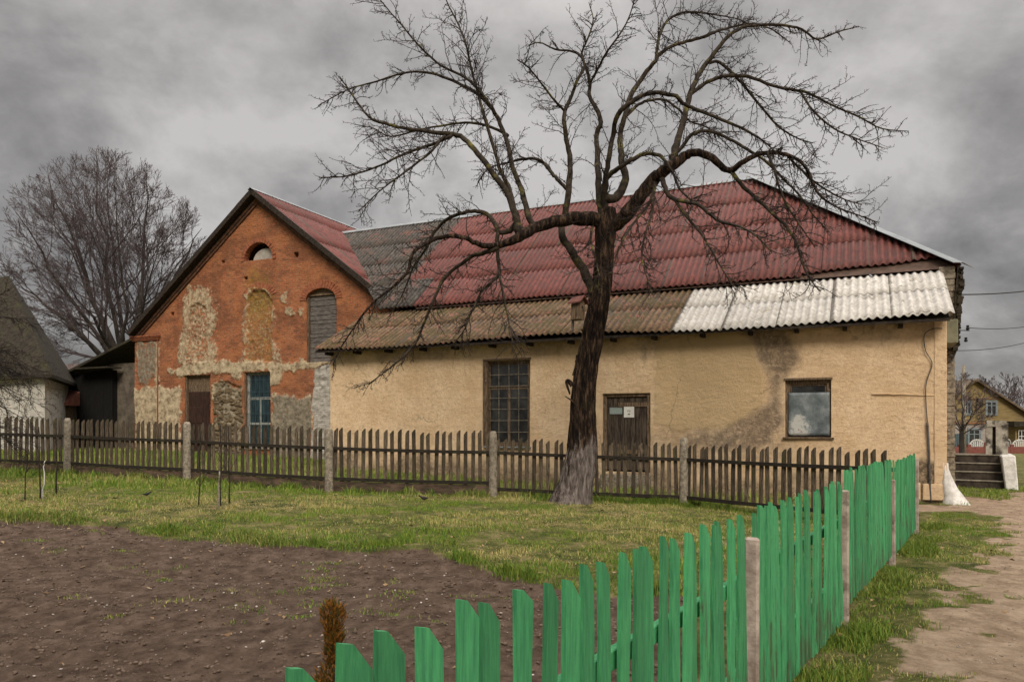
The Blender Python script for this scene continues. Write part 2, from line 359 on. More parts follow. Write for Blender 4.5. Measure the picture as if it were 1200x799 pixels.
# ================================================================== THE OLD BUILDING
O = Vector((9.81, 17.0, 0)); U = Vector((-.9056, .4241)); Nn = Vector((.4241, .9056))
RZ = math.atan2(-.4241, .9056)
def loc(px_, py_, d):
    """photograph measure -> (x, z) on the building's plane lying d metres behind the front wall (x is negative leftwards)"""
    k = (px_-600)/F; ox = O.x+Nn.x*d; oy = O.y+Nn.y*d
    t = (k*oy-ox)/(U.x-k*U.y); Y = oy+U.y*t
    return -t, CAM-(py_-HZ)/F*Y
bld = thing('farm_building', 'long old building of red brick gable wing and cream plastered front under corrugated red roof', 'building', O, RZ)

def wall_grid(name, xs, zs, y0, inside, hole, mat, disp=None, attrs=None, reveal=.25, parent=bld):
    XX, ZZ, Q = grid_mesh(xs, zs); nx = len(xs)
    xc = (xs[:-1]+xs[1:])/2; zc = (zs[:-1]+zs[1:])/2; XC, ZC = np.meshgrid(xc, zc)
    keep = inside(XC, ZC) & ~hole(XC, ZC)
    Yv = np.full(XX.shape, y0, float)
    if disp is not None: Yv = Yv+disp(XX, ZZ)
    V = np.stack([XX, Yv, ZZ], -1).reshape(-1, 3)
    Qk = Q[keep]
    # reveal: each kept cell side that borders a hole goes back into the wall
    ext = []
    K = np.pad(keep, 1); Hh = np.pad(hole(XC, ZC), 1)
    for dj, di, a, b in ((0, 1, 1, 2), (0, -1, 3, 0), (1, 0, 2, 3), (-1, 0, 0, 1)):
        nb = Hh[1+dj:Hh.shape[0]-1+dj, 1+di:Hh.shape[1]-1+di] & keep
        q = Q[nb]; ext.append(np.stack([q[:, b], q[:, a]], -1))
    E = np.concatenate(ext); n = len(V)
    Vb = V.copy(); Vb[:, 1] = y0+reveal
    used = np.unique(E); remap = -np.ones(n, int); remap[used] = np.arange(len(used))+n
    QE = np.stack([E[:, 0], E[:, 1], remap[E[:, 1]], remap[E[:, 0]]], -1)
    V2 = np.concatenate([V, Vb[used]]); at = {}
    for k, fn in (attrs or {}).items():
        A = fn(XX, ZZ).reshape(n, -1); at[k] = np.concatenate([A, A[used]]) if A.shape[1] > 1 else np.concatenate([A, A[used]])[:, 0]
    QQ = np.concatenate([Qk, QE]); u = np.unique(QQ); rm = np.zeros(len(V2), int); rm[u] = np.arange(len(u))
    return np_mesh(name, V2[u], [rm[QQ]], mat, parent, True, {k: a[u] for k, a in at.items()})
def wpoly(pts, d): return [loc(x, y, d) for x, y in pts]
def soft(X, Z, P, w=.12, amp=.25, sc=2.5, s=11):
    sd = poly_sd(X, Z, P)+(fbm(X*sc, Z*sc, s, 4)-.5)*amp*2
    return 1-sstep(sd, -w/2, w/2)

# ---- cream plastered front ------------------------------------------------
XL = loc(388, 450, 0)[0]; ZE = 4.16
def front_rect(x0, x1, y0, y1):
    a = loc(x0, y0, 0); b = loc(x1, y1, 0); am = loc((x0+x1)/2, y0, 0)[1]; bm = loc((x0+x1)/2, y1, 0)[1]
    return a[0], b[0], bm, am          # x0,x1,z0,z1
w_tall = front_rect(568, 621, 422, 523); w_right = front_rect(920, 974, 445, 512); dr = front_rect(706, 762, 461, 553)
print('tall', w_tall, 'right', w_right, 'door', dr, 'XL', XL)
def fhole(X, Z):
    h = np.zeros(X.shape, bool)
    for r in (w_tall, w_right, dr): h |= (X > r[0]) & (X < r[1]) & (Z > r[2]) & (Z < r[3])
    return h
P_patch = wpoly([(772, 372), (850, 378), (882, 402), (896, 440), (896, 470), (872, 492), (838, 502), (790, 503), (765, 495), (768, 440)], 0)
P_st1 = wpoly([(868, 380), (905, 372), (930, 400), (940, 420), (922, 445), (918, 475), (905, 520), (850, 530), (800, 528), (800, 505), (850, 503), (878, 492), (900, 468), (898, 440), (880, 405)], 0)
P_st2 = [wpoly(p, 0) for p in ([(794, 392), (802, 392), (801, 440), (796, 440)], [(752, 400), (761, 400), (758, 425), (751, 424)], [(768, 402), (777, 402), (776, 420), (770, 418)],
                               [(868, 385), (880, 384), (886, 405), (876, 410)], [(905, 398), (925, 395), (935, 415), (915, 425)], [(870, 375), (930, 372), (930, 384), (872, 388)])]
P_mid = wpoly([(700, 498), (920, 500), (925, 540), (700, 550)], 0)
def fmask(X, Z):
    r = .85*soft(X, Z, P_st1, .35, .22, 1.6)
    for p in P_st2: r = np.maximum(r, .55*soft(X, Z, p, .25, .3, 3))
    r = np.maximum(r, .38*soft(X, Z, P_mid, .7, .4, 1.3))
    # drip band beneath the eave, splash at the foot
    r = np.maximum(r, .5*sstep(Z+(fbm(X*1.5, Z*.5, 5)-.5)*.9, 3.75, 4.15))
    g0 = height(O.x+U.x*(-X), O.y+U.y*(-X))
    foot = 1-sstep(Z-g0+(fbm(X*1.8, Z*1.8, 6)-.5)*.9, .2, .8)
    g = .75*foot
    xr = loc(1082, 540, 0)[0]
    g = np.maximum(g, .9*(1-sstep(np.hypot((X-xr)/.55, (Z-.62)/.34)+(fbm(X*4, Z*4, 9)-.5)*.8, .7, 1.2)))
    b = .8*soft(X, Z, P_patch, .15, .1, 3)
    return np.stack([r, g, b, np.zeros_like(r)], -1)
def fdisp(X, Z):
    d = -(fbm(X*.8, Z*.8, 21, 3)-.5)*.07-(fbm(X*5, Z*5, 22, 3)-.5)*.02
    d = d-.02*soft(X, Z, P_patch, .08, .1, 3)
    return np.where(X < XL+.12, d*0, d)
xs = np.unique(np.concatenate([np.arange(XL, 0, .045), [0], w_tall[:2], w_right[:2], dr[:2]])); zs = np.unique(np.concatenate([np.arange(-.5, 4.35, .045), w_tall[2:], w_right[2:], dr[2:]]))
pw = wall_grid('plaster_wall', xs, zs, 0, lambda X, Z: Z < 9, fhole, MT['plaster'], fdisp, {'mask': fmask}, .28)
# right end wall and left return of the plastered front
MB().prism([(0, -.5), (2.24, -.5), (2.24, 5.45), (0, 4.3)], -.03, 0, Matrix(((0, -1, 0, 0), (1, 0, 0, 0), (0, 0, 1, 0), (0, 0, 0, 1)))).build('end_wall', MT['plaster'], bld)
MB().box(XL-.03, XL-.001, .0, 3.9, -.5, 4.2).build('return_wall', MT['plaster'], bld)
# smooth corner strip, horizontal crack line
cs = MB(); 
cs.box(-.22, .032, -.03, .02, .4, 4.2, j=.008)
cs.build('corner_pilaster', MT['plaster'], bld, bevel=.008)
a = loc(1022, 461, 0); b = loc(1098, 463, 0); ln = MB()
ln.tube([(a[0]+(b[0]-a[0])*i/12, -.012, a[1]+(b[1]-a[1])*i/12+random.uniform(-.01, .01)) for i in range(13)], .02, 6); ln.build('plaster_ridge', MT['plaster'], bld)
# broken plinth stones at the right foot
pl = MB()
for i, (x0, x1) in enumerate(((-.95, -.50), (-.46, -.02), (-1.5, -1.0))):
    pl.box(x0, x1, -.075, .0, .06 if i < 2 else .1, .46 if i < 2 else .38, j=.02)
pl.build('plinth_stone', MT['plaster'], bld, bevel=.03)

# ---- windows and door of the front ---------------------------------------
def window(r, name, parent, y, nx, nz, mat, transom=None, fw=.09, bars=None, mull=True, barmat=None):
    x0, x1, z0, z1 = r; w = MB()
    w.box(x0, x0+fw, y, y+.09, z0, z1); w.box(x1-fw, x1, y, y+.09, z0, z1)
    w.box(x0+fw, x1-fw, y+.002, y+.088, z1-fw, z1); w.box(x0+fw, x1-fw, y+.002, y+.088, z0, z0+fw*.9)
    fo = w.build(name, mat, parent, bevel=.006)
    s = MB(); ix0, ix1, iz0, iz1 = x0+fw+.003, x1-fw-.003, z0+fw*.9+.003, z1-fw-.003; c = (ix0+ix1)/2; zt = iz0+(iz1-iz0)*(transom or 1)
    def fr(a, b, c_, d, t=.04):
        s.box(a, a+t, y+.03, y+.07, c_, d); s.box(b-t, b, y+.03, y+.07, c_, d); s.box(a+t, b-t, y+.032, y+.068, d-t, d); s.box(a+t, b-t, y+.032, y+.068, c_, c_+t)
    tops = iz1
    if transom: fr(ix0, ix1, zt+.012, iz1); tops = zt-.012
    if mull: fr(ix0, c-.004, iz0, tops); fr(c+.004, ix1, iz0, tops)
    else: fr(ix0, ix1, iz0, tops)
    s.build('sash', mat, fo, bevel=.004)
    MB().box(ix0+.01, ix1-.01, y+.046, y+.053, iz0+.01, iz1-.01).build('pane', MT['glass'], fo)
    if nx:
        g = MB()
        for i in range(1, nx):
            x = ix0+(ix1-ix0)*i/nx+random.uniform(-.012, .012); g.tube([(x, y+.01, iz0), (x+.004, y+.008, (iz0+iz1)/2), (x, y+.01, iz1)], .009, 5)
        for i in range(1, nz):
            z = iz0+(iz1-iz0)*i/nz+random.uniform(-.01, .01); g.tube([(ix0, y-.004, z), (ix1, y-.004, z+.006)], .008, 5)
        g.build('grille', barmat or MT['metal'], fo)
    return fo
wroot = thing('window', None, None, (0, 0, 0)); wroot.parent = bld
window(w_tall, 'frame', wroot, .10, 4, 7, MT['frame_wood'], .70, .085, barmat=MT['concrete'])
x0, x1, z0, z1 = w_tall
cz = MB(); cz.box(x0-.05, x0-.002, -.03, .06, z0, z1+.06); cz.box(x0-.0, x1+.03, -.035, .07, z1+.003, z1+.055); cz.box(x0+.01, x0+.09, -.02, .1, z0, z1-.01); cz.build('casing', MT['frame_wood'], wroot, bevel=.006)
MB().box(x0-.02, x1+.04, -.09, .1, z0-.04, z0).build('sill', MT['grey_metal'], wroot, bevel=.005)
x0, x1, z0, z1 = w_right
w2 = thing('window', None, None); w2.parent = bld
window(w_right, 'frame', w2, .07, 0, 0, MT['frame_wood'], None, .10, mull=False)
MB().box(x0-.03, x1+.03, -.03, .08, z1-.005, z1+.05).build('casing', MT['frame_wood'], w2, bevel=.006)
MB().box(x0-.05, x1+.07, -.08, .08, z0-.045, z0+.0).build('sill', MT['frame_wood'], w2, bevel=.006)
def tinm():
    m = M('weathered_tin_sheet', .5, .5); s = m.n('ShaderNodeSeparateXYZ'); m.l(m.co, s.inputs[0])
    n = m.noise(3.2, m.map((1, 1, .8)), 9, .75)
    col = m.ramp(n, [(.38, (.075, .092, .10)), (.52, (.14, .165, .175)), (.66, (.24, .265, .27))])
    cx = x0+(x1-x0)*.3; cz_ = z0+.22
    d = m.math('SQRT', m.math('ADD', m.math('POWER', m.math('MULTIPLY', m.math('SUBTRACT', s.outputs[0], cx), 1.0), 2), m.math('POWER', m.math('MULTIPLY', m.math('SUBTRACT', s.outputs[2], cz_), .9), 2)))
    k = m.math('ADD', d, m.math('MULTIPLY', m.math('SUBTRACT', m.noise(5, None, 9, .8), .5), .9))
    col = m.mix(m.ramp(k, [(.16, .85), (.27, 0)]), col, (.50, .50, .47)); col = m.mix(m.ramp(k, [(.03, 1), (.07, 0)]), col, (.20, .08, .04))
    return m.done(col, m.bump(m.noise(4, None, 5), .4, .02))
zz = z1-.10-.02; g = MB(); nxx = 9
XXs, ZZs, Qs = grid_mesh(np.linspace(x0+.075, x1-.03, 14), np.linspace(z0+.03, z0+(z1-z0)*.78, 14))
Vt = np.stack([XXs, .045+(fbm(XXs*3, ZZs*3, 4, 2)-.5)*.03, ZZs], -1).reshape(-1, 3)
to = np_mesh('tin_cover', Vt, [Qs.reshape(-1, 4)], tinm(), w2, True); so = to.modifiers.new('s', 'SOLIDIFY'); so.thickness = .003
# plank door with notices
x0, x1, z0, z1 = dr; D = thing('door', None, None); D.parent = bld
fr = MB(); fr.box(x0, x0+.10, .05, .17, z0, z1); fr.box(x1-.10, x1, .05, .17, z0, z1); fr.box(x0+.1, x1-.1, .052, .168, z1-.09, z1); fr.build('door_frame', MT['frame_wood'], D, bevel=.01)
lf = MB(); n = 7; w = (x1-x0-.2)/n
for i in range(n): lf.box(x0+.1+i*w+.004, x0+.1+(i+1)*w-.004, .10+random.uniform(-.006, .006), .145, z0+.05, z1-.10+random.uniform(-.01, 0))
lf.build('plank_leaf', MT['door_wood'], D, bevel=.004)
lg = MB(); lg.box(x0+.42, x1-.1, .07, .095, z1-.36, z1-.24); lg.build('batten', MT['frame_wood'], D, bevel=.004)
lg = MB(); lg.box(x0+.38, x1-.11, .075, .098, z0+.48, z0+.60); lg.build('batten', MT['frame_wood'], D, bevel=.004)
for nm in (1,):
    a = loc(714.3, 477.5, .07); b = loc(729, 485, .07)
    MB().box(a[0], b[0], .085, .092, b[1], a[1]).build('pale_plate', weathered('pale_blue_plate', (.19, .24, .23), (.26, .31, .29), ns=6), D)
    a = loc(731, 476.5, .06); b = loc(743, 489, .06)
    nt = MB().box(a[0], b[0], .068, .074, b[1], a[1]).build('notice', weathered('notice_card', (.60, .59, .55), (.68, .67, .63), ns=6), D)
    cv = bpy.data.curves.new('notice_text', 'FONT'); cv.body = '\u041f5'; cv.size = .075; cv.extrude = .001; cv.align_x = 'CENTER'
    cv.materials.append(MT['black']); tx = bpy.data.objects.new('lettering', cv); C.objects.link(tx)
    tx.location = ((a[0]+b[0])/2, .0655, b[1]+.145); tx.rotation_euler = (R(90), 0, 0)
    dg = bpy.context.evaluated_depsgraph_get(); me = bpy.data.meshes.new_from_object(tx.evaluated_get(dg)); mw = tx.matrix_world.copy()
    lo, rt = tuple(tx.location), tuple(tx.rotation_euler); bpy.data.objects.remove(tx)
    ob = bpy.data.objects.new('lettering', me); C.objects.link(ob); ob.location = lo; ob.rotation_euler = rt; ob.parent = nt
    if not me.materials: me.materials.append(MT['black'])
    MB().box((a[0]+b[0])/2-.03, (a[0]+b[0])/2+.03, .0645, .0675, b[1]+.075, b[1]+.10).build('letter_slot', MT['black'], nt)
MB().box(x0-.02, x1+.02, -.16, .03, z0-.5, z0-.06).build('doorstep', MT['concrete'], D, bevel=.02)
# dark interior so the openings have a room behind them
MB().box(XL+.3, -.3, .9, .95, -.4, 4.2).build('inner_wall', MT['room'], bld)
# cable down the front
cp = [(1104, 385), (1092, 386), (1083, 393), (1084.5, 411), (1092, 426), (1086, 446), (1084.5, 461), (1086.5, 495), (1088.5, 530), (1089, 557), (1091, 588)]
cc = MB(); P = []
for x, y in cp:
    q = loc(x, y, 0); P.append(Vector((q[0], -.055, q[1])))
def smooth(P, n=6):
    out = []; L = len(P)
    for i in range(L-1):
        p0, p1, p2, p3 = P[max(i-1, 0)], P[i], P[i+1], P[min(i+2, L-1)]
        for k in range(n):
            t = k/n; out.append(.5*((2*p1)+(-p0+p2)*t+(2*p0-5*p1+4*p2-p3)*t*t+(-p0+3*p1-3*p2+p3)*t**3))
    out.append(P[-1]); return out
cc.tube(smooth(P[:8]), .011, 6); cc.tube(smooth(P[7:]), .024, 6); cc.build('cable', MT['metal'], bld, True)
# flared limewashed buttress on the right corner
bt = MB(); rings = []; N_ = 20; zsb = [-.35, 0, .08, .2, .35, .5, .65, .8, .92]
for z in zsb:
    f = max(0, 1-z/.92); f = f**1.4
    for k in range(N_):
        a = 2*math.pi*k/N_; rx = .07+.17*f; ry = .14+.20*f
        j = 1+.42*(vnoise(np.array(k*.8), np.array(z*5), 4)-.5)+.16*(vnoise(np.array(k*2.3), np.array(z*14), 6)-.5)
        if z < .3 and k in (0, 1, 19): j *= 1.28
        rings.append((-.01+.15*f+rx*math.cos(a)*j, .10+ry*math.sin(a)*j, z))
bt.add(rings, [(i*N_+k, i*N_+(k+1) % N_, (i+1)*N_+(k+1) % N_, (i+1)*N_+k) for i in range(len(zsb)-1) for k in range(N_)]+[tuple((len(zsb)-1)*N_+k for k in range(N_))])
bt.build('buttress', MT['white_paint'], bld, True)

# ---- brick gable wing -------------------------------------------------------
DG = 4.0
A = loc(294, 221, DG-.4); Lf = loc(139, 394, DG-.4); Rt = loc(452, 356, DG-.4)
half = ((A[0]-Lf[0])+(Rt[0]-A[0]))/2; zEw = (Lf[1]+Rt[1])/2; slopeW = (A[1]-zEw)/half
print('wing apex', A, 'left', Lf, 'right', Rt, 'slope', slopeW)
xa, zA = A
hR = half+.35; hL = half; zR_ = zA-slopeW*hR; print('halves', hR, hL)
def zw(x, off=0): return zA-slopeW*np.abs(x-xa)+off
xgl = loc(158, 450, DG)[0]; xgr = 2*xa-xgl
def grect(x0, x1, y0, y1): 
    a = loc(x0, y0, DG); b = loc(x1, y1, DG); m_ = (x0+x1)/2; return a[0], b[0], loc(m_, y1, DG)[1], loc(m_, y0, DG)[1]
gd = grect(216, 246.5, 439.5, 546); gw = grect(286, 317, 436, 524); ga = grect(358, 394, 337, 424); gl = grect(285.5, 320, 283.5, 305)
vents = [grect(x-2, x+2, y-2, y+2) for x, y in ((261, 307), (202, 368), (288, 326))]+[grect(344, 350, 296, 302)]
def arch(X, Z, r, semi=True):
    x0, x1, z0, z1 = r; c = (x0+x1)/2; h = (x1-x0)/2; rise = h if semi else h*.62
    zc = z1-rise
    return (X > x0) & (X < x1) & (Z > z0) & ((Z < zc) | (((X-c)/h)**2+((Z-zc)/rise)**2 < 1))
def lun(X, Z, r):
    x0, x1, z0, z1 = r; c = (x0+x1)/2; return (Z > z0) & (((X-c)/((x1-x0)/2))**2+((Z-z0)/(z1-z0))**2 < 1)
def ghole(X, Z):
    h = np.zeros(X.shape, bool)
    for r in [gd, gw]+vents: h |= (X > r[0]) & (X < r[1]) & (Z > r[2]) & (Z < r[3])
    return h | arch(X, Z, ga, False) | lun(X, Z, gl)
gp = lambda pts: wpoly(pts, DG)
N1o = gp([(206, 428), (212, 375), (211, 352), (221, 335), (232, 330), (247, 338), (253, 352), (253, 400), (258, 430)])
N1i = gp([(220, 424), (221, 372), (224, 360), (232, 355), (241, 360), (244, 375), (243, 424)])
N2o = gp([(275, 428), (286, 395), (285, 345), (292, 338), (312, 338), (322, 350), (322, 395), (330, 425)])
N2i = gp([(289, 424), (290, 352), (297, 340), (310, 340), (318, 352), (318, 424)])
band = gp([(197, 432), (232, 424), (300, 423), (388, 421), (388, 432), (330, 436), (326, 450), (316, 452), (316, 436), (285, 436), (283, 445), (262, 437), (246, 438), (216, 439), (214, 440), (198, 441)])
low = gp([(158, 455), (185, 452), (213, 456), (214, 560), (158, 560)]); lp = gp([(160, 399), (184, 399), (184, 440), (176, 452), (162, 452)])
rub = gp([(249, 450), (262, 446), (283, 452), (285, 560), (249, 560)]); grr = gp([(319, 461), (366, 465), (372, 560), (318, 560)])
wht = gp([(367, 431), (392, 424), (392, 560), (364, 560), (366, 470)]); sc_ = [gp(p) for p in ([(327, 343), (336, 343), (337, 356), (328, 356)], [(334, 360), (346, 362), (346, 370), (333, 370)], [(349, 358), (357, 360), (356, 374), (350, 373)], [(180, 400), (188, 400), (187, 452), (182, 452)])]
def gmask(X, Z):
    X = np.minimum(X, 0)
    r = .63*soft(X, Z, N1o, .45, .34, 2.2)-.14*soft(X, Z, N1i, .3, .2, 3)
    r = np.maximum(r, .56*soft(X, Z, N2o, .45, .30, 2.2)-.2*soft(X, Z, N2i, .2, .14, 3))
    for p, a_ in ((rub, .85), (band, .92), (low, .9), (lp, .62), (grr, .8)): r = np.maximum(r, a_*soft(X, Z, p, .34, .26, 2.4))
    for p in sc_: r = np.maximum(r, .62*soft(X, Z, p, .16, .12, 4))
    y = .95*soft(X, Z, N2i, .2, .15, 3)*(.45+.55*sstep(Z, 5.5, 7.2)); y = np.maximum(y, .5*soft(X, Z, gp([(288, 318), (300, 312), (315, 318), (318, 345), (288, 345)]), .5, .3, 2))
    g = np.maximum.reduce([soft(X, Z, p, .2, .15, 3)*k for p, k in ((lp, .8), (grr, .9), (rub, .7))])
    w_ = .72*soft(X, Z, wht, .12, .15, 3)
    y = np.maximum(y, .35*soft(X, Z, N1i, .3, .2, 3)*0)
    r = np.where(w_ > .3, r*.3, r)
    return np.stack([np.clip(r, 0, 1), y, g, w_], -1)
def gdisp(X, Z):
    d = -(fbm(X*1.2, Z*1.2, 31, 3)-.5)*.03-(fbm(X*9, Z*12, 32, 3)-.5)*.028
    m_ = gmask(X, Z); d = d-.035*sstep(m_[..., 0]+(fbm(X*7, Z*7, 77, 3)-.5)*.5, .42, .52)
    d = d+.07*soft(X, Z, N1i, .05, .02, 3)+.09*soft(X, Z, N2i, .05, .02, 3)
    d = d+.10*soft(X, Z, rub, .12, .12, 3)-(fbm(X*6, Z*8, 33, 3)-.5)*.12*soft(X, Z, rub, .12, .1, 3)-(fbm(X*3.5, Z*6, 34, 3)-.5)*.10*soft(X, Z, wht, .12, .1, 3)
    return d
xs = np.unique(np.concatenate([np.arange(xgl, -15.9, .04), gd[:2], gw[:2]])); zs = np.unique(np.concatenate([np.arange(-.4, zA, .04), gd[2:], gw[2:]]))
wall_grid('brick_wall', xs, zs, DG, lambda X, Z: (Z < zw(X, -.10)), ghole, MT['brick'], gdisp, {'mask': gmask}, .28)
# rubble infill laid as stones between door and window
st = MB(); rnd = random.Random(3)
x_, xe = gd[1]+.06, gw[0]-.05; z = .2
top = loc(265, 452, DG)[1]
def stone(mb, c, rx, rz, ry, rr):
    vs = []; N = 9
    for ring, (yy, f) in enumerate(((0, 1), (-ry*.7, .82), (-ry, .35))):
        for k in range(N):
            a = 2*math.pi*k/N; jj = 1+rr.uniform(-.16, .16); vs.append((c[0]+rx*f*math.cos(a)*jj, c[1]+yy, c[2]+rz*f*math.sin(a)*jj))
    mb.add(vs, [(i*N+k, i*N+(k+1) % N, (i+1)*N+(k+1) % N, (i+1)*N+k) for i in range(2) for k in range(N)]+[tuple(2*N+k for k in range(N))])
for q in range(300):
    ww = rnd.uniform(.05, .17); hh = ww*rnd.uniform(.35, .7); x = rnd.uniform(x_+ww*.6, xe-ww*.6); z = rnd.uniform(.1, top-.05+.25*math.sin(x*5)); stone(st, (x, DG+.06+rnd.uniform(-.01, .03), z), ww, hh, rnd.uniform(.02, .07), rnd)
st.build('rubble_infill', MT['rubble'], bld)
# voussoir rings
def ring(r, rise, zc, t=.24, n=17, a0=0, a1=math.pi, name='brick_arch'):
    b = MB(); c = (r[0]+r[1])/2; h = (r[1]-r[0])/2
    for k in range(n):
        a = a0+(a1-a0)*k/n; e = a0+(a1-a0)*(k+.84)/n; o = random.uniform(-.01, .01)
        pts = [(c+(h-.02)*math.cos(a), zc+(rise-.02)*math.sin(a)), (c+(h+t)*math.cos(a), zc+(rise+t)*math.sin(a)), (c+(h+t)*math.cos(e), zc+(rise+t)*math.sin(e)), (c+(h-.02)*math.cos(e), zc+(rise-.02)*math.sin(e))]
        b.prism(pts, DG-.022+o, DG+.2)
    o_ = b.build(name, BR1, bld, bevel=.006); return o_
BR1 = weathered('arch_bricks', (.20, .07, .04), (.36, .13, .065), (1, 1, 1), 8, .93, .7, 30, .01, False, (.10, .06, .04), 9, (.56, .68))
h = (ga[1]-ga[0])/2; ring(ga, h*.62, ga[3]-h*.62, .30, 19)
ring(gl, gl[3]-gl[2], gl[2], .16, 17)
h1 = loc(232, 360, DG)[1]; x1_, x2_ = loc(213, 360, DG)[0], loc(251, 360, DG)[0]; ring((x1_, x2_), .62, h1-.0, .26, 11, R(90), R(172))
h2 = loc(303, 350, DG)[1]; x1_, x2_ = loc(289, 350, DG)[0], loc(319, 350, DG)[0]; ring((x1_, x2_), .42, h2, .26, 13, R(15), R(165))
# lunette: white board behind; boarded arch window; vents dark
BK = MB().box(xgl+.3, -16.3, DG+1.2, DG+1.25, -.3, zEw+.5).build('inner_wall', MT['room'], bld)
x0, x1, z0, z1 = gl; MB().prism([(x0+(x1-x0)*(.42+.58*k/10) if False else (x0+(x1-x0)*.62)+.42*(x1-x0)*math.cos(math.pi*k/10), z0+.02+.66*(z1-z0)*math.sin(math.pi*k/10)) for k in range(11)], DG+.22, DG+.25).build('lunette_board', weathered('greyed_board', (.30, .28, .25), (.42, .40, .36), ns=3), bld)
x0, x1, z0, z1 = ga; bd = MB(); z = z0; aw = thing('window', None, None); aw.parent = bld
rn = random.Random(9)
while z < z1-.36:
    hh = rn.uniform(.14, .22); bd.box(x0+.10+rn.uniform(0, .02), x1-.0, DG+.17+rn.uniform(-.012, .012), DG+.215, z+.006, z+hh-.008, j=.004); z += hh
bd.build('boarding', MT['grey_board'], aw, bevel=.004)
fr = MB(); fr.box(x0+.0, x0+.09, DG+.08, DG+.2, z0, z1-.33); fr.box(x0+.02, x1, DG+.10, DG+.2, z+.01, z+.07); c = (x0+x1)/2; h = (x1-x0)/2
fr.build('frame', MT['frame_wood'], aw, bevel=.006)
MB().prism([(c+h*.93*math.cos(math.pi*k/12), z+.075+(z1-z-.10)*math.sin(math.pi*k/12)) for k in range(13)], DG+.16, DG+.19).build('fanlight', MT['frame_wood'], aw)
# blue barred window
bw = thing('window', None, None); bw.parent = bld
gwi = (gw[0]+.06, gw[1], gw[2], gw[3]); BG = weathered('greyed_blue_frame', (.13, .15, .15), (.34, .34, .31), (4, 4, 1), 5, .7, .4, 20, .004); fo = window(gwi, 'frame', bw, DG+.13, 0, 0, BG, .66, .07)
BC = weathered('blue_curtained_glass', (.005, .012, .018), (.022, .05, .062), (2, 2, .6), 3, .25, .2, 5, .01, spec=.5)
for c_ in fo.children:
    if c_.name.startswith('pane'): c_.data.materials[0] = BC
MB().box(gwi[0]+.075, gwi[1]-.075, DG+.155, DG+.166, gwi[2]+(gwi[3]-gwi[2])*.30, gwi[2]+(gwi[3]-gwi[2])*.33).build('glazing_bar', BG, fo)
bb = MB(); x0, x1, z0, z1 = gwi
for k in range(1, 6): bb.tube([(x0+(x1-x0)*k/6, DG+.11, z0), (x0+(x1-x0)*k/6, DG+.11, z1)], .007, 6)
for f in (.12, .45, .74, .9): bb.tube([(x0, DG+.10, z0+(z1-z0)*f), (x1, DG+.10, z0+(z1-z0)*f)], .008, 6)
bb.build('grille', MT['blue_wood'], bw)
MB().box(gw[0]-.02, gw[0]+.06, DG+.02, DG+.2, gw[2], gw[3]-.03).build('casing', MT['frame_wood'], bw, bevel=.006)
MB().box(gw[0]-.04, gw[1]+.04, DG-.06, DG+.14, gw[2]-.09, gw[2]).build('sill', MT['concrete'], bw, bevel=.01)
# brown door of the wing
x0, x1, z0, z1 = gd; D2 = thing('door', None, None); D2.parent = bld
fr = MB(); fr.box(x0, x0+.10, DG+.04, DG+.2, z0, z1); fr.box(x1-.06, x1, DG+.10, DG+.2, z0, z1); fr.box(x0+.1, x1-.06, DG+.1, DG+.2, z1-.08, z1); fr.build('door_frame', MT['frame_wood'], D2, bevel=.006)
lf = MB(); lf.box(x0+.1, x1-.06, DG+.15, DG+.19, z0, z1-.72)
for k in range(2):
    for q in range(3): lf.box(x0+.16+k*.42, x0+.50+k*.42, DG+.135, DG+.152, z0+.15+q*.85, z0+.85+q*.85)
lf.build('panel_leaf', MT['brown_door'], D2, bevel=.008)
MB().box(x0+.1, x1-.06, DG+.16, DG+.19, z1-.71, z1-.08).build('top_board', MT['frame_wood'], D2)
# cornice return, rusty downpipe, cap bricks
cb = MB()
for k in range(3): cb.box(xgl-.12-.04*k, loc(187, 400, DG)[0]+.04*k, DG-.08-.04*k, DG+.05, loc(175, 399, DG)[1]+k*.075+.002, loc(175, 399, DG)[1]+(k+1)*.075-.004)
cb.build('cornice', BR1, bld, bevel=.008)
a = loc(184.5, 399, DG-.06); MB().tube([(a[0], DG-.05, a[1]), (a[0]+.005, DG-.05, 2.5), (a[0], DG-.05, .3)], .028, 8).build('rusty_pipe', weathered('rusty_pipe_paint', (.12, .04, .025), (.22, .08, .045)), bld, True)
# side and back walls of both volumes (plain)
for q_ in ((xgl, xgl+.3, DG+.35, 16, -.5, zw(xgl)-.15), (-15.9, .24, 13.2, 13.4, -.5, 5.6), (.25, .31, 2.34, 13.2, -.5, 5.7)): MB().box(*q_).build('rear_wall', MT['grey_render'], bld)
mc = MB(); 
for k in range(38): 
    o = .0 if k % 2 else .02
    mc.box(.05, .40+o*.6, 2.26-o, 2.34, -.3+k*.16+.004, -.3+(k+1)*.16-.006)
mc.build('main_corner', MT['concrete'], bld, bevel=.006)

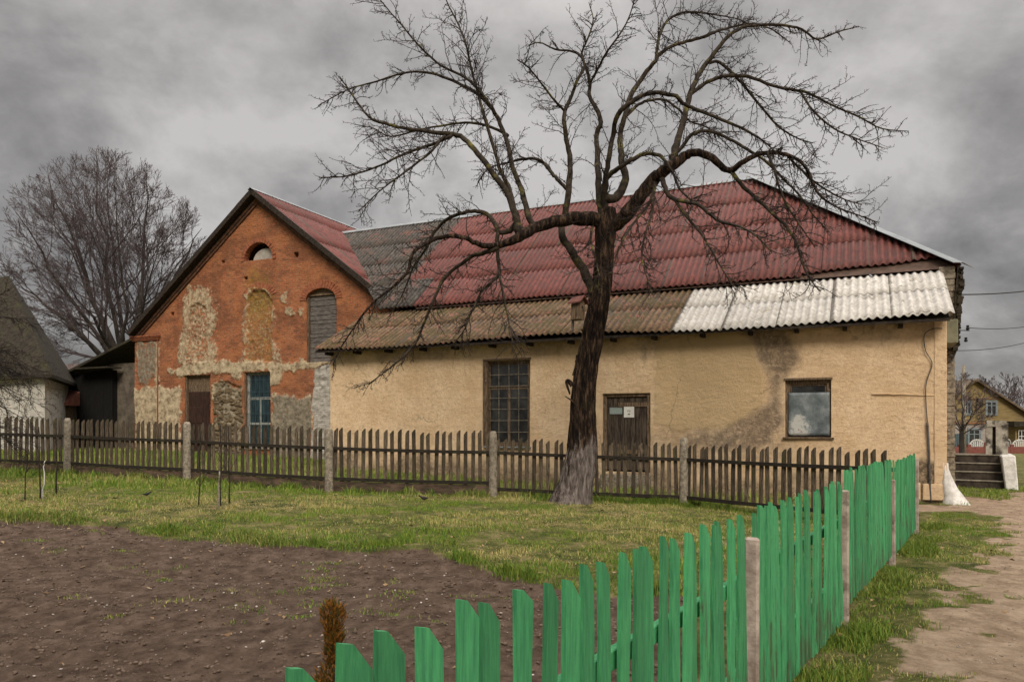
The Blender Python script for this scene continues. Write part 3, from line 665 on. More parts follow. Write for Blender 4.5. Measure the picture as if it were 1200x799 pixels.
# ---- roofs ------------------------------------------------------------------
def corr(name, mat, parent, a0, a1, lo, hi, surf, row=1.2, period=.18, amp=.030, sheet=1.08, seed=1, jit=.012, thick=.007, off=0.0, sub=3, over=.12, smin=None, lf=.014):
    rn = random.Random(seed); V = []; Q = []; T = []; WV = []; EG = []; base = 0; per = 8
    ncol = max(1, int(round((a1-a0)/sheet))); w = (a1-a0)/ncol
    for c in range(ncol):
        ns = int(round(w/period*per)); aa = np.linspace(a0+c*w, a0+(c+1)*w+period*.25, ns+1)
        L = np.array([lo(a) for a in aa]); H = np.array([hi(a) for a in aa])
        s = smin if smin is not None else min(lo(a0+(a1-a0)*k/20) for k in range(21)); k = 0
        smax = H.max()
        while s < smax-.02:
            e0 = s+rn.uniform(-jit, jit)*(1.5 if k == 0 else .6); e1 = s+row+over; tone = rn.random(); sk = rn.uniform(-.5, .5)*jit
            sa = np.clip(np.linspace(0, 1, sub+1)[:, None]*(e1-e0)+e0+sk*np.linspace(-1, 1, ns+1)[None, :], L[None, :], H[None, :])
            lift = lf*(1-np.linspace(0, 1, sub+1))[:, None]+rn.uniform(0, .008)+np.zeros_like(sa)
            zo = amp*np.sin(2*math.pi*aa/period)[None, :]+lift+off+.008*(c % 2)
            P = np.array([[surf(aa[i], sa[j, i]) for i in range(ns+1)] for j in range(sub+1)]); P[..., 2] += zo
            n0 = ns+1; ii = np.arange(sub)[:, None]*n0+np.arange(ns)[None, :]
            q = np.stack([ii, ii+1, ii+1+n0, ii+n0], -1).reshape(-1, 4)
            ext = (sa[-1, :]-sa[0, :]); ok = np.minimum(ext[:-1], ext[1:]) > .02
            q = q.reshape(sub, ns, 4)[:, ok].reshape(-1, 4)
            if len(q):
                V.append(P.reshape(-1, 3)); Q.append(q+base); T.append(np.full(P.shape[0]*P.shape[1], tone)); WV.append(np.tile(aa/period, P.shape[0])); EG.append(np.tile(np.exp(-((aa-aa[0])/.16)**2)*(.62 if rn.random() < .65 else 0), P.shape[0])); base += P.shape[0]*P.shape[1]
            s += row; k += 1
    V = np.concatenate(V); Q = np.concatenate(Q); T = np.concatenate(T); WV = np.concatenate(WV); EG = np.concatenate(EG); u = np.unique(Q); rm = np.zeros(len(V), int); rm[u] = np.arange(len(u))
    o = np_mesh(name, V[u], [rm[Q]], mat, parent, True, {'tone': T[u], 'wave': WV[u], 'edge': EG[u]})
    if thick: m = o.modifiers.new('s', 'SOLIDIFY'); m.thickness = thick; m.offset = -1
    return o
D0 = 2.25; Z0 = 5.80; DR = 7.98; ZR = 10.47; SM = (ZR-Z0)/(DR-D0)
def zmain(d): return Z0+SM*(d-D0)
HX = .55
def xval(d):  # valley line with the wing's right slope
    return -(-xa-(zA-zmain(d))/slopeW)     # x where wing slope height equals main slope height
VX0 = xval(D0); print('valley foot x', VX0, 'valley top', xval(DR))
def lo_m(a):
    l = D0
    if a < VX0:   # left of the valley foot only the part above the valley
        l = max(l, D0+((zw(a)-Z0)/SM)-.25)
    return l
def hi_m(a): return min(DR, max(D0-.5, D0+(HX-a)*((DR-D0)/(HX+5.125))-.05))
def ragged(a):
    l = lo_m(a)
    if a > -3.2: l += .05+.27*max(0, (a+3.2)/3.6)**.8+.07*float(vnoise(np.array(a*2.2), np.array(0.5), 3))
    return l
mainr = thing('roof', None, None); mainr.parent = bld
sf = lambda a, s: (a, s, zmain(s))
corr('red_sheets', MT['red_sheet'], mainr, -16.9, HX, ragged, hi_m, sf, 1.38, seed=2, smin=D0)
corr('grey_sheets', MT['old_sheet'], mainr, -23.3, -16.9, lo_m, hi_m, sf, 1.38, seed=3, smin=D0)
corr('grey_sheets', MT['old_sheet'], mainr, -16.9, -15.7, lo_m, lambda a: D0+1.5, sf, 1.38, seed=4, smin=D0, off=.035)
dk = MB(); e = .07
dk.add([(-15.5, D0+.02, Z0-e), (HX-.1, D0+.02, Z0-e), (-5.125, DR, ZR-e), (xval(DR), DR, ZR-e)], [(0, 1, 2, 3)])
dk.add([(HX, 13.7, Z0-e), (-16, 13.7, Z0-e), (xval(DR), DR, ZR-e), (-5.125, DR, ZR-e)], [(0, 1, 2, 3)])
dk.build('roof_deck', weathered('brown_roof_deck', (.05, .031, .022), (.095, .058, .042)), mainr)
# right hip slope and rear slope
hipf = lambda a, s: (HX-s, a, Z0+s*((ZR-Z0)/(HX+5.125)))
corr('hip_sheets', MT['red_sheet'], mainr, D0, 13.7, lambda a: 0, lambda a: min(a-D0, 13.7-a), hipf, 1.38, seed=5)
def ridgecap(name, pts, w, drop, parent=mainr, mat='grey_metal'):
    b = MB()
    for (p, q, n1, n2) in pts:
        p = Vector(p); q = Vector(q); n1 = Vector(n1).normalized()*w; n2 = Vector(n2).normalized()*w
        up = Vector((0, 0, .05)); th = Vector((0, 0, .012))
        b.add([p+up, q+up, q+up+n1, p+up+n1, p+up+n2, q+up+n2]+[v-th for v in (p+up, q+up, q+up+n1, p+up+n1, p+up+n2, q+up+n2)],
              [(0, 1, 2, 3), (0, 4, 5, 1), (6, 9, 8, 7), (6, 7, 11, 10), (3, 2, 8, 9), (4, 10, 11, 5), (0, 3, 9, 6), (0, 6, 10, 4), (1, 7, 8, 2), (1, 5, 11, 7)])
    return b.build(name, MT[mat], parent)
pk = (-5.125, DR, ZR); cn = (HX+.03, D0-.02, Z0-.0)
ridgecap('ridge_cap', [((xval(DR)-.3, DR, ZR), pk, (0, -1, -SM), (0, 1, -SM))], .2, .1)
k_ = (ZR-Z0)/(HX+5.125)
ridgecap('hip_cap', [(tuple(Vector(pk)+(Vector(cn)-Vector(pk))*(i/5-.004)), tuple(Vector(pk)+(Vector(cn)-Vector(pk))*((i+1)/5)), (-.7, -.7, -.08), (.9, .5, -.5)) for i in range(5)], .34, .1)
# skirt roof over the front
S0, ZS0, S1, ZS1 = -.5, 4.18, 2.42, 5.72; sk = lambda a, s: (a, s, ZS0+(s-S0)*(ZS1-ZS0)/(S1-S0)+.06*math.sin(a*.6+1)*max(0, 1-(s-S0)/3))
XW = loc(786, 385, S0)[0]; XS = loc(365, 412, S0)[0]
lowr = thing('skirt_roof', None, None); lowr.parent = bld
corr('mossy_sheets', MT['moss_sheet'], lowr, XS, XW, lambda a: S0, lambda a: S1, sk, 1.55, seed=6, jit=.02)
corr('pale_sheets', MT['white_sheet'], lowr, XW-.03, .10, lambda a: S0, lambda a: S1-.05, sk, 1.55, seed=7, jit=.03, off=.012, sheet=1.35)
sd = MB(); sd.add([(XS+.1, S0+.06, ZS0-.05), (.05, S0+.06, ZS0-.05), (.05, S1+.3, ZS1-.02), (XS+.1, S1+.3, ZS1-.02)]+[(XS+.1, S0+.06, ZS0-.10), (.05, S0+.06, ZS0-.10), (.05, S1+.3, ZS1-.1), (XS+.1, S1+.3, ZS1-.1)], [(0, 1, 2, 3), (4, 7, 6, 5), (0, 4, 5, 1), (1, 5, 6, 2), (2, 6, 7, 3), (3, 7, 4, 0)])
sd.build('eave_soffit', MT['dark_wood'], lowr)
rf = MB()
x = XS+.4
while x < -.3: MB().box(x, x+.09, S0+.16, .25, ZS0-.17, ZS0-.07).build('rafter_end', MT['dark_wood'], lowr); x += 1.17+random.uniform(-.1, .1)
# boarded end of the skirt roof at the right corner
eb = MB()
pts = [(.12, 4.15), (.30, 3.75), (.36, 4.0), (.40, 4.6), (.46, 5.2), (.53, 5.78), (.16, 5.78)]
eb.add([Vector((.36, 1.9, 3.8)), Vector((.52, 2.25, 5.78)), Vector((.52, 3.4, 5.78)), Vector((.36, 3.4, 3.8)), Vector((.30, 1.9, 3.8)), Vector((.46, 2.25, 5.78)), Vector((.46, 3.4, 5.78)), Vector((.30, 3.4, 3.8))], [(0, 1, 2, 3), (4, 7, 6, 5), (0, 4, 5, 1), (1, 5, 6, 2), (2, 6, 7, 3), (3, 7, 4, 0)])
rn = random.Random(4)
for k in range(34):
    z = 3.62+k*.062; f = (z-3.7)/2.1; eb.box(.34+.17*f+rn.uniform(-.02, .04), .44+.15*f+rn.uniform(-.01, .05), 1.9+.3*f+rn.uniform(-.05, .03), 2.6, z, z+.058, j=.006)
eb.build('end_slating', MT['tile_dark'], lowr)
MB().box(.06, .32, .7, 2.2, 3.7, 4.25).build('end_board', weathered('greenish_board', (.13, .13, .09), (.2, .2, .14)), lowr, bevel=.01)
# wing roof
wr = thing('wing_roof', None, None); wr.parent = bld
VD = DG-.4
def wsurf(sgn):
    h = hR if sgn > 0 else hL
    return lambda a, s: (xa+sgn*(h-s), a, zA-slopeW*(h-s))
def wlo(a): 
    # below the valley the slope is hidden by the main roof; let it run 0.2 m under
    if a > D0: return max(0, (zmain(min(a, DR))-zR_)/slopeW-.25) if a < DR else 0
    return 0
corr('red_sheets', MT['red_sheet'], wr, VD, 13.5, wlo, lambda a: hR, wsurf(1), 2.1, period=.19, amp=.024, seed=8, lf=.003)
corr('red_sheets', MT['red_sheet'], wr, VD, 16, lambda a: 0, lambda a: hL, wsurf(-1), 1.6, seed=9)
ridgecap('ridge_cap', [((xa, VD-.05, zA), (xa, 16, zA), (1, 0, -slopeW), (-1, 0, -slopeW))], .16, .1, wr)
vb = MB()
for sg in (1, -1):
    e0 = Vector((xa, VD+.02, zA-.10)); hh_ = (hR if sg > 0 else hL)+.05; e1 = Vector((xa+sg*hh_, VD+.02, zA-slopeW*hh_-.10))
    vb.bar(e0+Vector((0, 0, 0)), e1, .05, .20, (0, 0, 1))
    vb.bar(e0+Vector((0, .2, -.08)), e1+Vector((0, .2, -.08)), .42, .05, (0, 0, 1))
vb.build('verge_board', MT['dark_wood'], wr, bevel=.006)
# stepped brick cornice following the rake
rk = MB()
for sg in (1, -1):
    for t_, w_ in ((.30, .10), (.42, .05)):
        e0 = Vector((xa, DG-w_/2, zA-t_-.04)); e1 = Vector((xa+sg*half*.99, DG-w_/2, zEw-t_+.02)); rk.bar(e0, e1, w_+.04, .12)
rk.build('rake_cornice', weathered('sooty_brick', (.05, .03, .022), (.16, .075, .045), ns=7, bst=.8), wr, bevel=.008)
# ================================================================== FENCES
def picket_mesh(w, h, t, cut, peak, seed, mat, name='picket'):
    r = random.Random(seed); n = 5; lean = r.uniform(-.012, .012); vs = []
    for y in (-t/2, t/2):
        for k in range(n+1):
            z = h*k/n*(1 if k < n else 1); f = k/n; wl = w*(1+r.uniform(-.05, .05)); o = lean*f
            zl = z; zr = z
            if k == n:
                if peak == 'left': zl, zr = h, h-cut
                else: zl, zr = h-cut, h
            vs += [(-wl/2+o, y+r.uniform(-.003, .003), zl), (wl*(-.12 if peak == 'left' else .12)+o, y, h-(cut*.12 if k == n else h-z) if k == n else z), (wl/2+o, y+r.uniform(-.003, .003), zr)]
    m = MB(); f = []; L = 3*(n+1)
    for k in range(n):
        for c in (0, 1):
            a = k*3+c; f.append((a, a+1, a+4, a+3)); f.append((L+a, L+a+3, L+a+4, L+a+1))
        f.append((k*3, k*3+3, L+k*3+3, L+k*3)); f.append((k*3+2, L+k*3+2, L+k*3+5, k*3+5))
    f += [(0, L, L+1, 1), (1, L+1, L+2, 2)]; a = n*3; f += [(a, a+1, L+a+1, L+a), (a+1, a+2, L+a+2, L+a+1)]
    m.add(vs, f); me = m.mesh(name); me.materials.append(mat); return me
def put(name, me, parent, locv, rot):
    o = bpy.data.objects.new(name, me); C.objects.link(o); o.parent = parent; o.location = locv; o.rotation_euler = rot; return o
# ---- green fence -----------------------------------------------------------
gf = thing('picket_fence', 'bright green painted picket fence with slanted tops running along the dirt path', 'fence', (6.69, 12.4, 0), 0)
gdir = Vector((-.5463, -.8376)); gang = math.atan2(-gdir.y, -gdir.x)     # local x from near end to far end
gv = []
for i in range(8):
    me = picket_mesh((.080, .086, .090, .076)[i % 4], 1.22, .017, (.062, .075, .05, .07)[i % 4], 'left', 40+i, MT['green_wood']); gv.append(me)
rn = random.Random(12)
posts = [.25, 3.42, 6.88, 9.82, 13.2]
NEAR = [11.91, 12.05, 12.2, 12.34, 12.47, 12.6, 12.75, 12.90, 13.04]
gofs = [.02, .03, .06, .035, .03]; count = 0
for pi in range(4):
    s = posts[pi]+.10; end = posts[pi+1]-.07; sl = (.03, .02, .0, .02)[pi]
    b0 = None
    while s < end:
        x, y = gdir.x*s, gdir.y*s; gz = hz(6.69+x, 12.4+y)
        top = 1.305+(.02, .045, .0, .015)[pi]+ (s-posts[pi])*(.0, .012, .004, .004)[pi]+rn.uniform(-.022, .022)
        z0 = top-1.22
        o = put('picket', gv[rn.randrange(8)], gf, (x, y, z0), (R(rn.uniform(-1, 1)), R(rn.uniform(-1.4, 1.4)), gang+R(rn.uniform(-4, 4)))); count += 1
        s += (.134 if pi == 3 else .131)+rn.uniform(-.012, .012)
        if pi == 3 and s > 11.84:
            nx2 = [v for v in NEAR if v > s-.03]; s = nx2[0] if nx2 else 99
    a, b = posts[pi]+.03, posts[pi+1]-.03; off = Vector((-gdir.y, gdir.x))*-.0
    nrm = Vector((math.sin(gang), -math.cos(gang)))   # towards the path
    for zz_ in (.42, .93):
        rl = MB(); q = Vector((gdir.x*a, gdir.y*a))-nrm*.04; w = Vector((gdir.x*b, gdir.y*b))-nrm*.04
        rl.bar((q.x, q.y, zz_), (w.x, w.y, zz_+.01), .04, .075); rl.build('rail', MT['green_wood'], gf, bevel=.004)
print('green pickets', count)
for i, s in enumerate(posts):
    x, y = gdir.x*s, gdir.y*s; h = (1.24, 1.10, 1.22, 1.17, 1.0)[i]; p = MB(); ry = .045
    Mx = Matrix.Translation((x, y, 0)) @ Matrix.Rotation(gang, 4, 'Z') @ Matrix.Rotation(R((.3, -.8, -.5, .8, 0)[i]), 4, 'Y')
    p.box(-.02, .02, -.045, .035, -.3, h, Mx); p.build('post', MT['pale_post'], gf, bevel=.012)

# ---- grey weathered fence ---------------------------------------------------
wf = thing('picket_fence', 'weathered grey wooden picket fence on concrete posts in front of the old building', 'fence', (0, 0, 0))
PP = []   # posts x,y from the photograph (px, base row, top row)
for (px_, yb, yt) in ((-62, 552, 487), (80, 557, 490), (220, 567, 496), (386, 575, 499), (578, 581, 505), (801, 591, 512)):
    Y = 1.45*F/(yb-yt); PP.append(Vector(((px_-600)/F*Y, Y)))
PP.append(Vector((6.52, 12.75)))
for p in PP: print('post', tuple(round(v, 2) for v in p), round(hz(p.x, p.y), 2))
wv = [picket_mesh(.085, 1.18, .024, .075, 'right', 60+i, MT['grey_wood']) for i in range(9)]
wr_ = random.Random(5); allp = []; BUILDS = []
gz0 = {}
for i in range(len(PP)-1):
    a, b = PP[i], PP[i+1]; d = (b-a); L = d.length; t = d.normalized(); ang = math.atan2(t.y, t.x); nr = Vector((t.y, -t.x))  # nr points to the camera side
    za, zb = hz(a.x, a.y), hz(b.x, b.y); 
    if i == 5: zb = .05
    s = .11; m = 0
    while s < L-.08:
        p = a+t*s; z = za+(zb-za)*s/L
        allp.append((i, p-nr*.03, z+.245+wr_.uniform(-.02, .02)-(.12 if i >= 4 else 0), ang)); s += .158+wr_.uniform(-.014, .014)
    for (h, hh) in ((.98, .07), (.30 if i < 4 else .17, .075)):
        BUILDS.append(('rail', a-nr*-.005, b-nr*-.005, za+h, zb+h, .045, hh, 'rail_wood'))
    if i < 4: BUILDS.append(('kick_board', a-nr*.01, b-nr*.01, za+.10, zb+.10, .04, .30, 'kick'))
for nme, a, b, z0, z1, w, h, mt in BUILDS:
    q = MB(); n = 6; P = []
    for k in range(n): 
        f0, f1 = k/n, (k+1)/n; j = wr_.uniform(-.006, .006)
        q.bar((a.x+(b.x-a.x)*f0, a.y+(b.y-a.y)*f0, z0+(z1-z0)*f0-.012*math.sin(math.pi*f0)), (a.x+(b.x-a.x)*f1, a.y+(b.y-a.y)*f1, z0+(z1-z0)*f1-.012*math.sin(math.pi*f1)), w, h)
    q.build(nme, MT[mt], wf)
allp.sort(key=lambda q: q[1].y)
far = MB()
for k, (i, p, z, ang) in enumerate(allp):
    rot = (R(wr_.uniform(-2, 2)), R(wr_.uniform(-1.6, 1.6)), ang+R(wr_.uniform(-5, 5))); me = wv[wr_.randrange(9)]
    sc_z = wr_.uniform(.97, 1.03)
    if k < 100:
        o = put('picket', me, wf, (p.x, p.y, z), rot); o.scale = (1, 1, sc_z)
    else:
        Mx = Matrix.Translation((p.x, p.y, z)) @ Matrix.Rotation(rot[2], 4, 'Z') @ Matrix.Rotation(rot[1], 4, 'Y')
        far.add([Mx @ v.co for v in me.vertices], [tuple(q.vertices) for q in me.polygons])
o = far.build('picket', MT['grey_wood'], wf); o['kind'] = 'stuff'
for i, p in enumerate(PP[:-1]):
    q = MB(); z = hz(p.x, p.y); n = 10; rg = []
    zs_ = [-.4, 0, .4, .8, 1.2, 1.40, 1.46]; rr = [.088, .088, .085, .082, .08, .074, .045]
    if i in (1, 2, 3): zs_ = [v if v < 1.3 else v-.02 for v in zs_]; 
    for zz_, r_ in zip(zs_, rr):
        for k in range(n):
            a = 2*math.pi*k/n+.3; rg.append((p.x+.0+r_*math.cos(a)*(1.15 if abs(math.cos(a)) > .7 else 1)*wr_.uniform(.96, 1.04), p.y-.03+r_*math.sin(a)*wr_.uniform(.96, 1.04), z+zz_))
    q.add(rg, [(j*n+k, j*n+(k+1) % n, (j+1)*n+(k+1) % n, (j+1)*n+k) for j in range(len(zs_)-1) for k in range(n)]+[tuple((len(zs_)-1)*n+k for k in range(n))])
    q.build('post', MT['concrete'], wf, True)

# ================================================================== APPLE TREE
TY = 15.9
tz = hz((668-600)/F*TY, TY)
tree = thing('apple_tree', 'big bare spreading apple tree with limewashed trunk in front of the wooden fence', 'tree', ((668-600)/F*TY, TY, 0))
tb = Vector(tree.location)
def TP(x, y, dy=0):
    Y = TY+dy; return pix(x, y, Y)-tb
# trunk
tk = [(667, 612, 26), (667, 592, 24), (669, 585, 21.5), (673, 572, 19.5), (678, 552, 18.5), (682, 528, 17.5), (683, 505, 16.8), (683, 480, 15.6), (684, 455, 15.0), (687, 430, 14.6), (692, 405, 15.0), (697, 380, 14.4), (702, 355, 13.8), (706, 330, 13.0), (708, 305, 12.4), (709, 285, 12.6), (710, 268, 14), (711, 254, 13), (713, 244, 9)]
n = 72; rings = []; limes = []; k = TY/F; sub = 6; Pk = [(Vector(TP(x, y)), r*k*(.86 if y < 480 else .86+.14*min(1, (y-480)/80))) for x, y, r in tk]; fine = []
for i in range(len(Pk)-1):
    for j in range(sub):
        f = j/sub; fine.append((Pk[i][0].lerp(Pk[i+1][0], f), Pk[i][1]*(1-f)+Pk[i+1][1]*f, tk[i][1]*(1-f)+tk[i+1][1]*f))
fine.append((Pk[-1][0], Pk[-1][1], tk[-1][1]))
for p, r, y in fine:
    a = np.arange(n)*2*math.pi/n; ca, sa = np.cos(a), np.sin(a)
    zc = p.z
    ridge = fbm(a*0+ca*2.6+10+.25*zc, sa*2.6+zc*.35, 51, 3)-.5; rid2 = fbm(ca*7+10, sa*7+zc*1.1, 52, 3)-.5; rid3 = fbm(ca*16+zc*.4, sa*16+zc*2.2, 58, 2)-.5
    crack = np.exp(-((np.mod(a-4.5+.35*math.sin(zc*1.1), 2*math.pi)-math.pi)**2)/.05)*-.0
    hollow = -.16*np.exp(-(((a-4.55-.2*math.sin(zc*1.7)+math.pi) % (2*math.pi)-math.pi)**2)/.045)*float(sstep(zc, .9, 1.4)*(1-sstep(zc, 3.2, 4)))
    fl = float(1-sstep(zc-tz, 0, .5)); flare = fl*.16*np.maximum(0, np.sin(a*3+.6))
    rr_ = r*(1+.30*ridge+.34*rid2+.24*rid3+hollow+flare)
    for q in range(n): rings.append((p.x+rr_[q]*ca[q], p.y+rr_[q]*sa[q]*.95, p.z))
    lm = float(1-sstep(zc, .95, 1.85)); side = .55+.45*np.clip(ca*.9-sa*.3+.45, 0, 1); limes += list(lm*side)
m = len(fine); idx = np.arange((m-1)*n).reshape(m-1, n); nx_ = np.roll(np.arange(n), -1)
Q = np.stack([idx, idx[:, nx_], idx[:, nx_]+n, idx+n], -1).reshape(-1, 4)
np_mesh('trunk', np.array(rings), [Q], MT['bark'], tree, True, {'lime': np.array(limes)})
# torn bark and a broken stub on the trunk's left side
for pts, r in (([(664, 452), (659, 446), (657, 449), (661, 462)], 3.2), ([(670, 416), (668, 428), (664, 440)], 2.2), ([(675, 402), (671, 416), (667, 424)], 2.0), ([(672, 478), (664, 470), (655, 464)], 1.6), ([(665, 512), (661, 530), (656, 545)], 3.0), ([(676, 385), (679, 392), (681, 400)], 3)):
    sb = MB(); P = smooth([TP(x+7, y, -.10) for x, y in pts], 4); sb.tube(P, [max(.004, r*k*(1-.75*i/len(P))) for i in range(len(P))], 6); sb.build('bark_stub', MT['bark'], tree)
